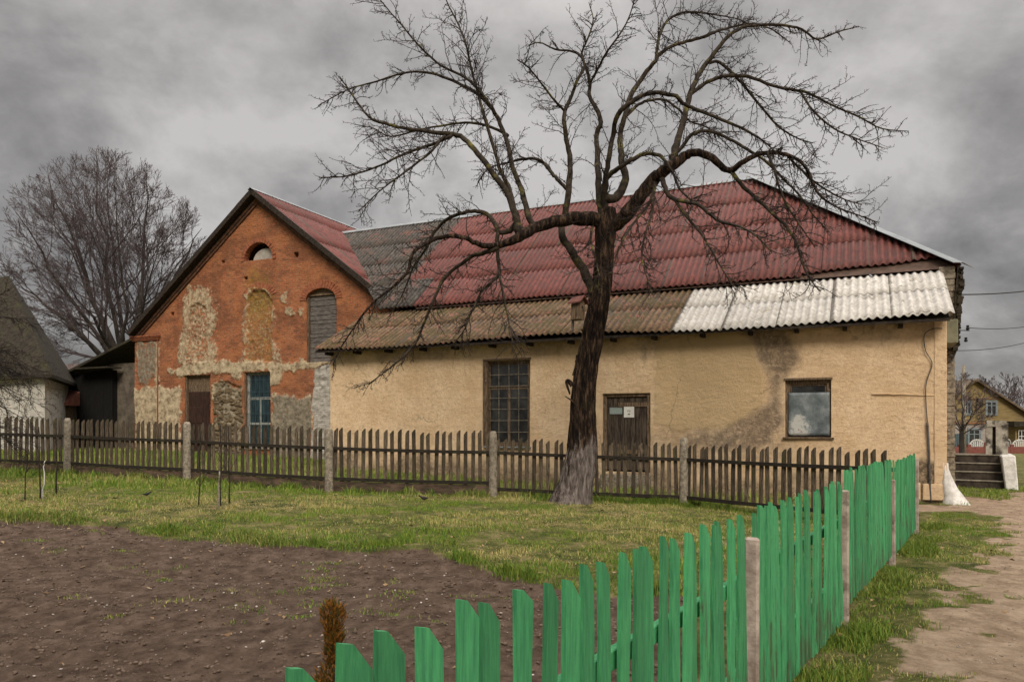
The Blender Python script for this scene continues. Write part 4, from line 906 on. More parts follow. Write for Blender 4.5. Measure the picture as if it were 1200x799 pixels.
# limbs: points (px, row, radius px), end depth offset
LB = [
 ([(712, 262, 10), (698, 257, 10), (675, 256, 9.5), (650, 260, 8.5), (628, 267, 8), (610, 276, 7.5), (597, 284, 6.5), (578, 288, 5), (562, 287, 4.6), (546, 279, 4.2), (523, 277, 3.8), (502, 284, 3.4), (484, 297, 3), (478, 318, 2.6), (462, 335, 2.2), (445, 348, 2), (428, 365, 1.7), (412, 388, 1.4), (398, 410, 1.1), (390, 428, .7)], -1.8),
 ([(583, 290, 5), (568, 296, 4.2), (552, 301, 3.8), (538, 311, 3.4), (520, 327, 3), (510, 348, 2.8), (497, 378, 2.3), (487, 402, 2), (468, 422, 1.6), (448, 438, 1.1), (432, 450, .7)], -.3),
 ([(606, 262, 5), (598, 270, 4.8), (585, 272, 4.5), (580, 262, 4.3), (572, 252, 4), (560, 248, 3.8), (543, 249, 3.5), (523, 258, 3.2), (510, 271, 2.8), (499, 292, 2.3), (486, 310, 2), (478, 330, 1.6), (468, 352, 1.1), (455, 372, .7)], 1.4),
 ([(583, 276, 4), (583, 300, 3.5), (585, 320, 3), (575, 331, 2.5), (564, 342, 2.2), (553, 365, 1.8), (545, 385, 1.4), (530, 405, .8)], -.8),
 ([(585, 318, 2.8), (588, 335, 2.3), (592, 355, 1.9), (596, 376, 1.5), (600, 396, .9), (600, 415, .6)], -1.2),
 ([(607, 268, 6.5), (603, 250, 6), (594, 226, 5.5), (574, 198, 5), (556, 175, 4.8), (540, 160, 4.5), (521, 157, 4), (500, 154, 3.5), (472, 150, 3), (452, 145, 2.8), (436, 140, 2.5), (423, 126, 2), (410, 107, 1.6), (398, 90, 1)], .8),
 ([(530, 158, 3.2), (510, 168, 3), (489, 175, 2.6), (470, 182, 2.3), (450, 192, 2), (430, 200, 1.7), (402, 207, 1.3), (374, 208, .8)], -.7),
 ([(520, 160, 2.6), (507, 176, 2.3), (490, 190, 2), (470, 205, 1.7), (452, 218, 1.3), (436, 232, 1), (420, 248, .7)], -1.4),
 ([(620, 256, 5.5), (612, 226, 5), (601, 196, 4.5), (592, 160, 4.2), (580, 133, 3.8), (566, 116, 3.4), (550, 104, 3.1), (535, 97, 2.8), (512, 88, 2.5), (489, 84, 2.2), (465, 88, 2), (440, 96, 1.7), (408, 105, 1.3), (373, 124, .8)], 2.0),
 ([(603, 250, 4.2), (598, 224, 3.9), (585, 196, 3.6), (577, 168, 3.3), (567, 135, 3), (561, 112, 2.7), (553, 84, 2.4), (547, 56, 2), (538, 31, 1.7), (524, 3, 1.2), (516, -20, .7)], 1.2),
 ([(582, 137, 3), (565, 110, 2.7), (545, 91, 2.5), (517, 77, 2.2), (493, 56, 1.8), (472, 31, 1.5), (447, 2, 1), (436, -15, .6)], .3),
 ([(594, 158, 3), (570, 147, 2.7), (545, 144, 2.4), (521, 147, 2.1), (492, 152, 1.8), (458, 160, 1.5), (437, 150, 1.1), (415, 146, .7)], 2.6),
 ([(700, 352, 8), (690, 330, 7.5), (680, 311, 7), (668, 292, 6.6), (659, 276, 6.2), (659, 262, 6), (664, 245, 5.6), (667, 216, 5.4), (668, 188, 5), (664, 165, 4.6), (661, 145, 4.2), (662, 130, 3.6), (670, 112, 3.2), (677, 93, 2.8), (685, 78, 2.4), (682, 62, 2), (690, 43, 1.6), (695, 23, 1.2), (690, 3, .7)], .9),
 ([(665, 222, 3.8), (655, 212, 3.6), (647, 203, 3.4), (636, 190, 3.2), (624, 186, 3), (607, 188, 2.6), (590, 192, 2), (572, 198, 1.3), (560, 215, .8)], .9),
 ([(706, 262, 6.5), (703, 235, 6), (701, 207, 5.6), (700, 179, 5.2), (699, 160, 4.8), (704, 143, 4.5), (699, 128, 4.1), (691, 113, 3.8), (691, 95, 3.4), (687, 80, 3), (680, 65, 2.7), (668, 60, 2.2), (650, 58, 1.8), (632, 50, 1.3), (618, 55, .8)], 1.6),
 ([(691, 98, 2.5), (700, 82, 2.3), (712, 60, 2), (728, 38, 1.6), (738, 18, 1.2), (746, -8, .8)], .2),
 ([(662, 130, 2.6), (650, 118, 2.2), (636, 100, 1.8), (620, 80, 1.4), (606, 70, .8)], -.9),
 ([(710, 258, 6), (709, 232, 5.6), (711, 203, 5), (714, 180, 4.6), (718, 160, 4.4), (725, 134, 4.2), (740, 120, 4), (758, 110, 3.8), (775, 109, 3.6), (792, 113, 3.4), (803, 123, 3.2), (820, 130, 3), (845, 140, 2.6), (876, 154, 2), (900, 170, 1.4), (918, 188, .8)], -2.0),
 ([(722, 232, 7), (732, 215, 6.5), (731, 198, 6), (728, 181, 5.6), (727, 160, 5.2), (731, 140, 5), (739, 112, 4.7), (751, 93, 4.4), (765, 75, 4.1), (777, 60, 3.7), (800, 50, 3.2), (820, 45, 3), (840, 37, 2.6), (858, 32, 2.2), (880, 28, 1.7), (905, 35, 1.2), (925, 50, .7)], 1.8),
 ([(768, 72, 3.2), (771, 50, 3), (776, 34, 2.8), (785, 22, 2.5), (800, 15, 2.2), (820, 15, 1.9), (840, 18, 1.6), (862, 22, 1.1), (880, 30, .7)], 3),
 ([(730, 140, 3.2), (745, 125, 3), (760, 118, 2.7), (778, 117, 2.5), (795, 128, 2.2), (808, 142, 1.9), (830, 150, 1.5), (850, 168, 1), (862, 182, .7)], 2.6),
 ([(712, 268, 11), (728, 258, 10.5), (740, 244, 10), (751, 229, 9.5), (764, 213, 9), (777, 202, 8.4), (791, 192, 7.6), (803, 183, 6.8), (815, 179, 6.2), (831, 183, 6), (848, 197, 5.5), (858, 199, 5.2), (872, 189, 4.6), (890, 180, 4), (905, 179, 3.6), (920, 181, 3.2), (938, 189, 2.7), (950, 208, 2.3), (960, 228, 1.9), (981, 243, 1.5), (1005, 252, 1.1), (1030, 261, .7)], -1.8),
 ([(788, 194, 6.2), (790, 180, 6), (796, 158, 5.6), (804, 130, 5.2), (811, 105, 4.8), (821, 84, 4.4), (837, 63, 4), (852, 44, 3.6), (869, 33, 3.2), (895, 29, 2.9), (918, 30, 2.5), (939, 34, 2.2), (957, 46, 1.9), (981, 38, 1.4), (1006, 31, .8)], 1.4),
 ([(813, 108, 3.6), (831, 95, 3.5), (852, 89, 3.3), (876, 90, 3.1), (904, 100, 2.9), (925, 105, 2.7), (946, 109, 2.4), (974, 123, 2), (1006, 137, 1.6), (1034, 151, 1.2), (1065, 154, .7)], -.5),
 ([(830, 74, 3), (843, 73, 2.9), (857, 85, 2.8), (869, 97, 2.6), (890, 123, 2.2), (911, 147, 1.9), (932, 161, 1.4), (953, 168, .8)], .6),
 ([(938, 107, 2.2), (953, 130, 1.9), (978, 151, 1.6), (1005, 163, 1.2), (1034, 173, .7)], -1.2),
 ([(796, 176, 3.4), (810, 158, 3.3), (831, 154, 3.1), (855, 163, 2.9), (876, 175, 2.7), (897, 189, 2.4), (918, 210, 2.1), (939, 231, 1.7), (953, 252, 1.2), (972, 272, .7)], .2),
 ([(856, 200, 4), (868, 215, 3.6), (882, 229, 3.3), (905, 250, 3), (922, 266, 2.7), (934, 286, 2.4), (941, 310, 1.8), (950, 328, 1.2), (962, 342, .7)], -2.4),
 ([(775, 206, 5), (779, 220, 4.4), (787, 231, 3.8), (800, 236, 3.5), (818, 240, 3), (841, 258, 2.6), (868, 266, 2), (888, 278, 1.4), (905, 296, .8)], -3),
 ([(768, 214, 3.6), (765, 230, 3.2), (755, 246, 2.6), (742, 262, 2.2), (730, 282, 1.7), (722, 302, 1.2), (716, 322, .7)], -1.6),
 ([(766, 228, 2.6), (764, 250, 2.2), (756, 275, 1.8), (752, 300, 1.4), (758, 325, 1), (764, 345, .6)], -2),
 ([(790, 232, 3), (803, 252, 2.5), (820, 272, 2.1), (834, 294, 1.7), (848, 318, 1.2), (862, 340, .7)], -2.6),
 ([(706, 240, 5), (708, 218, 4.8), (714, 205, 4.6), (728, 195, 4.3), (743, 186, 4), (758, 180, 3.7), (773, 182, 3.2), (782, 192, 2.8), (790, 206, 2.4), (797, 222, 2), (812, 236, 1.5), (830, 244, .8)], -1.2),
 ([(704, 250, 3), (696, 262, 2.6), (692, 280, 2.2), (697, 300, 1.8), (702, 322, 1.2), (704, 338, .7)], -1.0),
 ([(900, 181, 2.6), (908, 200, 2.2), (915, 225, 1.9), (928, 250, 1.6), (940, 268, 1.2), (955, 290, .7)], -1.6),
 ([(922, 182, 2.4), (940, 200, 2), (958, 216, 1.7), (985, 232, 1.3), (1010, 240, .7)], -.6),
]
rt_ = random.Random(21); TW = []; nlimb = 0
def rv(r=1.0): return Vector((rt_.gauss(0, r), rt_.gauss(0, r), rt_.gauss(0, r)))
def spur(p, d, l, r=.0042):
    e = p+d*l; TW.append(([p, p+d*l*.55+rv(.012), e], [r, r*.9, r*1.15]))
def shoot(p, d, L, r, level, droop):
    """wandering twig with short knobbly spurs"""
    n = 6 if level == 1 else 4; P = [p]; dd = d.normalized(); q = p
    for i in range(n-1):
        dd = (dd+rv(.20)+Vector((0, 0, droop*.10+(.06 if level > 1 else 0)))).normalized(); q = q+dd*L/(n-1); P.append(q)
    TW.append((P, [r*(1-.62*i/(n-1)) for i in range(n)]))
    sp = .055 if level == 1 else .042; s = sp*rt_.random()+.03
    while s < L:
        f = s/L*(n-1); i = min(int(f), n-2); c = P[i].lerp(P[i+1], f-i); t = (P[i+1]-P[i]).normalized()
        if level == 1 and rt_.random() < .36 and s < L*.9:
            o = rv().cross(t).normalized(); shoot(c, (t*.75+o*.8), L*rt_.uniform(.22, .48)*(1-.4*s/L), r*.62, 2, droop)
        elif rt_.random() < .8:
            o = rv().cross(t).normalized(); spur(c, (t*.6+o).normalized(), rt_.uniform(.02, .065))
        s += sp*rt_.uniform(.6, 1.5)
DEP = [(x+(tk[i+1][0]-x)*g_/4, y+(tk[i+1][1]-y)*g_/4, 0.0) for i, (x, y, r) in enumerate(tk[:-1]) for g_ in range(4)]+[(711, 254, 0.0)]
for pts, dend in LB:
    pts = [(x, y, r*(.68 if r < 5 else .68+.24*min(1, (r-5)/4))) for x, y, r in pts]
    P = []; rr = []; n = len(pts); L = 0; cum = [0]
    for i in range(1, n): L += math.hypot(pts[i][0]-pts[i-1][0], pts[i][1]-pts[i-1][1]); cum.append(L)
    d0 = 0; best = 26
    for (qx, qy, qd) in DEP:
        e = math.hypot(qx-pts[0][0], qy-pts[0][1])
        if e < best: best = e; d0 = qd; bq = (qx, qy)
    if 2 < best < 26:
        pts = [(bq[0], bq[1], pts[0][2])]+pts; n += 1; L = 0; cum = [0]
        for i in range(1, n): L += math.hypot(pts[i][0]-pts[i-1][0], pts[i][1]-pts[i-1][1]); cum.append(L)
    for i, (x, y, r) in enumerate(pts):
        f = cum[i]/L; dy = d0+(dend-d0)*f+.10*(math.sin(i*1.9+dend*3)-math.sin(dend*3))*min(1, f*4); P.append(TP(x, y, dy)); rr.append(r*k*.92)
        if i: DEP += [(pts[i-1][0]+(x-pts[i-1][0])*g_/4, pts[i-1][1]+(y-pts[i-1][1])*g_/4, pd_+(dy-pd_)*g_/4) for g_ in range(5)]
        pd_ = dy
    # smooth, slightly knotted limb
    SP = smooth(P, 4); SR = []
    for i in range(n-1):
        for j in range(4): SR.append(rr[i]+(rr[i+1]-rr[i])*j/4)
    SR.append(rr[-1]); SR = [r*(1+rt_.uniform(-.05, .07)) for r in SR]; SP = [p+rv(min(.012, r*.14)) for p, r in zip(SP, SR)]
    b = MB(); b.tube(SP, SR, 10 if rr[0] > .05 else 7); b.build('limb', MT['bark'] if rr[0] > .13 else MT['limb'], tree, True); nlimb += 1
    # shoots along the limb
    tl = sum((SP[i+1]-SP[i]).length for i in range(len(SP)-1)); s = 0; acc = .15
    for i in range(len(SP)-1):
        seg = (SP[i+1]-SP[i]); sl_ = seg.length; t = seg.normalized(); r = SR[i]
        while acc < sl_:
            c = SP[i]+t*acc; thin = 1-min(1, r/.075)
            if rt_.random() < .05+.80*thin:
                o = rv(); o.z += .25 if r > .03 else (.35 if rt_.random() < .5 else -.45); o = o.cross(t).cross(t)*-1; o.normalize()
                ln_ = rt_.uniform(.12, .95)*(.6+.4*thin)*(1 if rt_.random() < .75 else 1.6)
                ln_ *= 1-.62*(i/len(SP))**3
                shoot(c+o*r*.6, t*rt_.uniform(.5, 1.1)+o*.8, ln_, min(.011, r*.55+.003), 1, rt_.choice((-1.0, .2, .8)) if c.z > 4.2 else -1.0)
            acc += rt_.uniform(.026, .058)
        acc -= sl_
V, Q = batch_tubes(TW, 3); np_mesh('twigs', V, Q, MT['twig'], tree)
print('limbs', nlimb, 'twigs', len(TW))
# bird box
bx = thing('bird_box', 'small wooden bird box with red roof fixed to the tree trunk', 'bird box', (0, 0, 0)); p = pix(676, 375, TY-.30); bx.location = p; bx.rotation_euler = (0, R(3), R(42)); s = TY/F
b = MB(); b.box(-.085, .085, -.14, .10, .0, .34); b.build('body', MT['frame_wood'], bx, bevel=.004)
b = MB(); b.box(-.125, .125, -.19, .15, .0, .03, Matrix.Translation((0, 0, .40)) @ Matrix.Rotation(R(0), 4, 'X')); 
b = MB(); b.add([(-.14, -.20, .33), (.14, -.20, .33), (.14, .15, .33), (-.14, .15, .33), (0, -.20, .47), (0, .15, .47)]+[(-.14, -.20, .36), (.14, -.20, .36), (.14, .15, .36), (-.14, .15, .36), (0, -.20, .50), (0, .15, .50)], [(6, 10, 11, 9), (7, 8, 11, 10), (0, 3, 5, 4), (1, 4, 5, 2), (0, 4, 10, 6), (4, 1, 7, 10), (3, 9, 11, 5), (5, 11, 8, 2), (0, 6, 9, 3), (1, 2, 8, 7)])
b.build('roof', weathered('faded_red_tin', (.11, .04, .035), (.18, .075, .06)), bx)
b = MB(); b.prism([(-.08, .34), (.08, .34), (0, .46)], -.13, .09); b.build('gable', MT['frame_wood'], bx)
b = MB(); b.tube([(0, -.143, .25), (0, -.136, .25)], .026, 14); b.build('entrance_hole', MT['black'], bx)
b = MB(); b.tube([(0, -.14, .19), (0, -.20, .19)], .008, 6); b.build('perch', MT['frame_wood'], bx)
b = MB(); b.box(-.03, .03, .101, .125, -.22, .5); b.build('mounting_batten', MT['grey_board'], bx)

# ================================================================== OTHER TREES
def far_tree(name, label, base, top, rad, seed, r0, levels=4, lean=(0, 0), crown0=.25, minr=.010, group=None, lead=9, fork=.3, kids=(9, 7, 6, 4), cat='tree'):
    t = thing(name, label, cat, base, 0, group); rn = random.Random(seed); TT = []; TR = []
    H = top; cz_ = H*(crown0+1)/2; rz = H-cz_; cen = Vector((lean[0], lean[1], cz_))
    def g(s): return Vector((rn.gauss(0, s), rn.gauss(0, s), rn.gauss(0, s)))
    def env(p): return math.hypot(p.x-lean[0], p.y-lean[1])/rad, (p.z-cz_)/rz
    def inside(p, k=1): a_, b_ = env(p); return a_*a_+b_*b_ < k
    def br(P, r, lv):
        """polyline P with children along it"""
        n = len(P); rr = [max(minr*.8, r*(1-(.94 if lv == 1 else .74)*i/(n-1))) for i in range(n)]; (TR if lv <= 1 else TT).append((P, rr))
        if lv >= levels: return
        L = sum((P[i+1]-P[i]).length for i in range(n-1)); m_ = kids[min(lv-1, len(kids)-1)]
        for c in range(m_):
            f = .22+.76*(c+rn.random())/m_ if lv > 1 else .18+.80*(c+rn.random())/m_; i = min(int(f*(n-1)), n-2); c0 = P[i].lerp(P[i+1], f*(n-1)-i); tt = (P[i+1]-P[i]).normalized()
            o = g(1).cross(tt).normalized(); an = rn.uniform(.45, .85); d = tt*math.cos(an)+o*math.sin(an); ll = L*rn.uniform(.34, .58)*(1.2-.6*f)
            Q = [c0]; k = 5 if lv < 3 else 4
            for j in range(k): 
                d = (d+g(.11)+Vector((0, 0, .05+(c0-cen).z*0))+(c0-cen).normalized()*.05).normalized(); q = Q[-1]+d*ll/k
                if not inside(q, 1.04+rn.random()*.12): break
                Q.append(q)
            if len(Q) > 2: br(Q, max(minr, rr[i]*.46), lv+1)
    fk = Vector((0, 0, H*fork)); TR.append(([Vector((0, 0, -.3)), Vector((0, 0, H*fork*.5)), fk, fk+Vector((.1, 0, H*.08))], [r0*1.15, r0, r0*.85, r0*.6]))
    for c in range(lead):
        a_ = 2*math.pi*(c*.382)+rn.uniform(-.2, .2); el = -.62+2.05*((c+.5)/lead)
        tgt = cen+Vector((math.cos(a_)*math.cos(el)*rad, math.sin(a_)*math.cos(el)*rad, math.sin(el)*rz)); st_ = fk+Vector((0, 0, -H*.05*rn.random())); n = 9; P = []
        out = Vector((math.cos(a_), math.sin(a_), .55)).normalized(); D = (tgt-st_).length
        for i in range(n): f = i/(n-1); p = st_.lerp(tgt, f)+(Vector((out.x*.35, out.y*.35, .55)) if el < .6 else Vector((out.x, out.y, -.1))*.5)*D*.32*f*(1-f)+g(.012*D)*min(1, i); P.append(p)
        br(P, r0*rn.uniform(.24, .40), 1)
    V, Q = batch_tubes(TR, 7); np_mesh('trunk', V, Q, MT['far_trunk'], t, True)
    V, Q = batch_tubes(TT, 3); np_mesh('crown', V, Q, MT['far_twig'], t)
    print(name, len(TT)); return t
x = (150-600)/F*48; z = hz(x, 48)
far_tree('maple_tree', 'tall round bare tree standing behind the brick gable building', (x, 48, z), CAM+315*48/F-z, 6.2, 5, .50, lean=(-1.2, 0), crown0=.20, minr=.0105, levels=5, lead=16, fork=.24, kids=(11, 7, 6, 4))
x = 9.81*25/17*1.0+ .0; p = pix(1127, 520, 46); far_tree('garden_tree', 'small bare tree with tangled crown left of the yellow house', (p.x, 46, hz(p.x, 46)), 5.4, 1.9, 8, .15, levels=4, crown0=.3, minr=.014, lead=8, fork=.34, kids=(8, 6, 5))
for i, (px_, yt, Y, s_, lb) in enumerate(((1178, 436, 115, 11, 'bare hazy tree rising directly behind the yellow house roof'), (1203, 440, 105, 12, 'bare hazy tree at the right picture edge behind the yellow house'), (1146, 441, 120, 17, 'thin bare tree glimpsed between utility pole and yellow gable'))):
    p = pix(px_, 520, Y); zb = hz(p.x, Y); far_tree('roadside_tree', lb, (p.x, Y, zb), CAM+(HZ-yt)*Y/F-zb, 4.6, s_, .25, levels=4, crown0=.2, minr=.03, lead=8, fork=.28, kids=(8, 6, 4), group='bare trees behind the yellow house')
# drooping shrub tree entering at the left edge
p = pix(-72, 560, 15.5); zb = hz(p.x, 15.5)
ct = thing('cherry_tree', 'bare tree mostly outside the left edge with twigs reaching over the white house', 'tree', (p.x, 15.5, zb)); TW = []; tr = MB(); rt_ = random.Random(77)
tr.tube([(0, 0, -.2), (.05, 0, 1.0), (-.05, 0, 2.0), (.1, 0, 2.8), (0, 0, 3.6)], [.11, .095, .08, .06, .03], 9); tr.build('trunk', MT['far_trunk'], ct, True)
for q in range(34):
    a = rt_.uniform(-.9, .9)+ (math.pi if q % 3 == 0 else 0); z = rt_.uniform(1.1, 3.6); d = Vector((math.cos(a), math.sin(a)*.8, rt_.uniform(-.1, .7))); P = [Vector((.03, 0, z))]; L = rt_.uniform(1.2, 2.3)
    for i in range(7): d = (d+rv(.13)+Vector((0, 0, -.13))).normalized(); P.append(P[-1]+d*L/7)
    TW.append((P, [.022*(1-.8*i/7) for i in range(8)]))
    for i in range(1, 7):
        for e in range(3):
            t = (P[i+1]-P[i]).normalized(); o = rv().cross(t).normalized(); shoot(P[i].lerp(P[i+1], rt_.random()), t+o*.7, rt_.uniform(.25, .7), .006, 1, -.8)
V, Q = batch_tubes(TW, 3); np_mesh('twigs', V, Q, MT['twig'], ct)

# ================================================================== SAPLINGS AND STAKES ON THE LAWN
def stick(name, lb, cat, px_, yb, yt, r, mat, bend=.02, twigs=0, group=None, seed=0, dx=0):
    X, Y = onground(px_, yb); z = hz(X, Y); H = (yb-yt)/F*Y; t = thing(name, lb, cat, (X, Y, z), 0, group); rn = random.Random(seed); P = []; N = 8; dxm = dx/F*Y
    for i in range(N): f = i/(N-1); P.append(Vector((dxm*f+rn.gauss(0, bend)*min(1, i), rn.gauss(0, bend)*min(1, i), -.05+(H+.05)*f)))
    b = MB(); b.tube(P, [r*(1-.45*i/(N-1)) for i in range(N)], 7); b.build('stem' if twigs else 'pole', MT[mat], t, True)
    if twigs:
        T = []
        for j in range(twigs):
            f = rn.uniform(.35, 1); c = P[min(int(f*(N-1)), N-2)]; a = rn.uniform(0, 6.28); d = Vector((math.cos(a)*.6, math.sin(a)*.6, .8)); L = rn.uniform(.15, .4); T.append(([c, c+d*L*.5, c+d*L+Vector((0, 0, .03))], [.005, .004, .0025]))
        V, Q = batch_tubes(T, 4); np_mesh('twigs', V, Q, MT['twig'], t)
    return t
sg = 'young saplings planted on the lawn'
stick('sapling', 'thin bent sapling farthest left on the lawn', 'sapling', 29, 587, 508, .012, 'limb', .012, 7, sg, 1, 5)
stick('sapling', 'brown sapling just left of the short white stake', 'sapling', 47, 585, 500, .015, 'limb', .010, 5, sg, 2)
stick('sapling', 'straight brown sapling right of the short white stake', 'sapling', 66, 579, 496, .017, 'limb', .006, 4, sg, 3)
stick('sapling', 'slim sapling left of the pale barked stake below the second fence post', 'sapling', 233, 592, 505, .013, 'limb', .010, 6, sg, 4, 2)
stick('sapling', 'dark sapling tied close behind the pale barked stake', 'sapling', 258.5, 592, 492, .014, 'limb', .008, 7, sg, 5)
stick('sapling', 'slim sapling right of the pale barked stake', 'sapling', 269, 590, 500, .014, 'limb', .008, 6, sg, 6, -1)
stick('stake', 'short white bent stake between two saplings at the left', 'stake', 50, 584, 540, .014, 'white_paint', .012, 0, None, 7, 2)
stick('stake', 'pale barked stake among the three saplings near the second fence post', 'stake', 256, 595, 552, .022, 'concrete', .004, 0, None, 8, 1)
stick('stake', 'tiny pale peg at the foot of the fence kick board', 'peg', 193.5, 572, 559, .012, 'frame_wood', .002, 0, None, 9)

# ================================================================== BIRDS
def bird(lb, px_, yb, s, rz, col, beak):
    X, Y = onground(px_, yb); z = hz(X, Y); t = thing('bird', lb, 'bird', (X, Y, z+.03), rz); n = 12
    prof = [(-.17, .062, .004, .014), (-.10, .062, .008, .016), (-.06, .062, .026, .026), (-.02, .062, .040, .038), (.03, .070, .045, .043), (.07, .085, .036, .036), (.095, .108, .025, .027), (.115, .125, .026, .026), (.135, .128, .021, .020), (.150, .126, .008, .008)]
    m = MB(); vs = []
    for x, zc, rz_, ry in prof:
        for k in range(n): a = 2*math.pi*k/n; vs.append((x*s, ry*math.cos(a)*s, (zc+rz_*math.sin(a))*s))
    m.add(vs, [(i*n+k, i*n+(k+1) % n, (i+1)*n+(k+1) % n, (i+1)*n+k) for i in range(len(prof)-1) for k in range(n)]+[tuple(range(n-1, -1, -1)), tuple((len(prof)-1)*n+k for k in range(n))])
    for sy in (-1, 1):
        m.tube([(.01*s, sy*.018*s, .035*s), (.0, sy*.02*s, .0), (.01*s, sy*.02*s, -.03*s)], .004*s, 5); m.tube([(-.01*s, sy*.02*s, -.028*s), (.035*s, sy*.02*s, -.028*s)], .003*s, 5)
    m.build('body', col, t, True)
    b = MB(); b.tube([(.147*s, 0, .126*s), (.175*s, 0, .120*s)], [.007*s, .001], 6); b.build('beak', beak, t)
    for sy in (-1, 1): e = MB(); e.tube([(.126*s, sy*.020*s, .132*s), (.126*s, sy*.024*s, .132*s)], .004*s, 6); e.build('eye', MT['black'], t)
bk_ = weathered('orange_beak', (.4, .16, .02), (.45, .2, .03))
bird('black bird standing on the lawn near the left fence posts', 171.5, 583, .62, R(20), MT['black'], bk_)
bird('grey brown bird on the grass below the fence kick board left of the tree', 497, 588, .8, R(200), weathered('brown_plumage', (.02, .018, .017), (.07, .06, .055)), bk_)

# ================================================================== SMALL CONIFER BEHIND THE GREEN FENCE
cx, cy = -.93, 3.9; cz0 = hz(cx, cy); cf = thing('thuja_shrub', 'small rust brown conifer shrub behind the near end of the green fence', 'shrub', (cx, cy, cz0)); rn = random.Random(31)
CL = [(0, 0, .80, .062, .085), (.005, 0, .69, .05, .07), (.0, .01, .60, .05, .06), (.07, 0, .50, .055, .07), (-.02, 0, .47, .075, .09), (-.07, .02, .36, .085, .10), (.03, 0, .33, .09, .10), (-.06, 0, .20, .11, .12), (.06, .02, .17, .10, .12), (0, 0, .06, .13, .08)]
b = MB(); b.tube([(0, 0, -.05), (.01, 0, .4), (.0, 0, .8)], [.015, .01, .004], 6); b.build('stem', MT['limb'], cf)
V = []; Fq = []; Cc = []
for k in range(5200):
    q_ = CL[rn.randrange(len(CL))]; z = q_[2]; u_ = Vector((rn.gauss(0, 1), rn.gauss(0, 1), rn.gauss(0, 1))).normalized()*(rn.random()**.35)
    c = Vector((q_[0]+u_.x*q_[3], q_[1]+u_.y*q_[3], max(.0, q_[2]+u_.z*q_[4]))); d = Vector((u_.x*.6+rn.gauss(0, .35), u_.y*.6+rn.gauss(0, .35), 1)).normalized(); s_ = d.cross(Vector((rn.gauss(0, 1), rn.gauss(0, 1), rn.gauss(0, 1)))).normalized()
    L = rn.uniform(.015, .035); w = .0035; bb = len(V); V += [c-s_*w, c+s_*w, c+d*L+s_*w*.5, c+d*L-s_*w*.5]; Fq.append((bb, bb+1, bb+2, bb+3)); u = rn.random(); g_ = rn.random() < (.35 if z < .5 else .2)
    col = (.035+.03*u, .035+.025*u, .010) if g_ else (.08+.12*u, .038+.045*u, .010); Cc += [col]*4
np_mesh('foliage', np.array([tuple(v) for v in V]), [np.array(Fq)], MT['leaf'], cf, False, {'col': np.array(Cc)})

# ================================================================== SHEDS AND HOUSE ON THE LEFT
ls = thing('lean_to_shed', 'dark lean-to shed with black tarred boards against the left side of the brick gable', 'shed', O, RZ)
d1 = 5.4
a = loc(158, 450, DG+.3)[0]; bL = loc(128, 450, d1)[0]
MB().box(bL, a-.003, d1, d1+.2, -.3, 4.75).build('rendered_wall', MT['grey_render'], ls)
l2 = loc(68, 460, d1-.3)[0]; r2 = loc(131, 460, d1-.3)[0]; zt = loc(128, 431, d1-.3)[1]; zl = loc(70, 441, d1-.3)[1]; b = MB(); x = l2; rn = random.Random(2)
while x < r2: f = (x-l2)/(r2-l2); b.box(x, x+.15, d1-.32+rn.uniform(-.012, .012), d1-.28, -.2, zl+(zt-zl)*f-.04); x += .156
b.build('board_wall', MT['black_board'], ls)
MB().box(r2-.05, r2, d1-.28, d1+3, -.2, zt-.1).build('side_wall', MT['black_board'], ls)
p0 = loc(160, 394, d1-.5); p1 = loc(62, 444, d1-.6); b = MB()
b.add([(p0[0], d1-.7, p0[1]-.05), (p1[0], d1-.7, p1[1]), (p1[0], d1+5, p1[1]), (p0[0], d1+5, p0[1]-.05)]+[(p0[0], d1-.7, p0[1]-.17), (p1[0], d1-.7, p1[1]-.12), (p1[0], d1+5, p1[1]-.12), (p0[0], d1+5, p0[1]-.17)], [(0, 1, 2, 3), (4, 7, 6, 5), (0, 4, 5, 1), (1, 5, 6, 2), (2, 6, 7, 3), (3, 7, 4, 0)])
b.build('roof', MT['tile_dark'], ls)
b = MB(); b.box(loc(95, 433, d1-.6)[0], loc(134, 433, d1-.6)[0], d1-.95, d1-.2, zt-.06, zt+.01); b.build('canopy', MT['tile_dark'], ls)
# white gabled house at the far left
Yh = 31; hw = thing('white_house', 'whitewashed house with dark hipped roof at the left edge', 'house', (0, 0, 0)); c0 = pix(52.5, 490, Yh); zb = hz(c0.x, Yh)
ze = pix(56, 436, Yh).z; u2 = Vector((U.x, U.y, 0)); v2 = Vector((-.40, .9165, 0)); c0 = Vector((c0.x, Yh, 0))
def slab(P, z0, z1): n = len(P); return [Vector((p.x, p.y, z0)) for p in P]+[Vector((p.x, p.y, z1)) for p in P], [tuple(range(n-1, -1, -1)), tuple(range(n, 2*n))]+[(i, (i+1) % n, (i+1) % n+n, i+n) for i in range(n)]
b = MB(); b.add(*slab([c0, c0+v2*7, c0+v2*7+u2*9, c0+u2*9], zb-.5, ze)); b.build('wall', MT['house_white'], hw)
ro = [c0-u2*.55-v2*.5, c0-u2*.55+v2*7.6, c0+u2*9.5+v2*7.6, c0+u2*9.5-v2*.5]; ra = c0+u2*3.6+v2*3.5; rb = c0+u2*5.6+v2*3.5; zr = ze+4.9
b = MB(); vs = [Vector((p.x, p.y, ze-.12)) for p in ro]+[Vector((ra.x, ra.y, zr)), Vector((rb.x, rb.y, zr))]+[Vector((p.x, p.y, ze-.26)) for p in ro]
b.add(vs, [(0, 3, 5, 4), (0, 4, 1), (1, 4, 5, 2), (2, 5, 3), (6, 7, 8, 9), (0, 6, 9, 3), (0, 1, 7, 6), (1, 2, 8, 7), (2, 3, 9, 8)]); b.build('roof', MT['tile_dark'], hw)
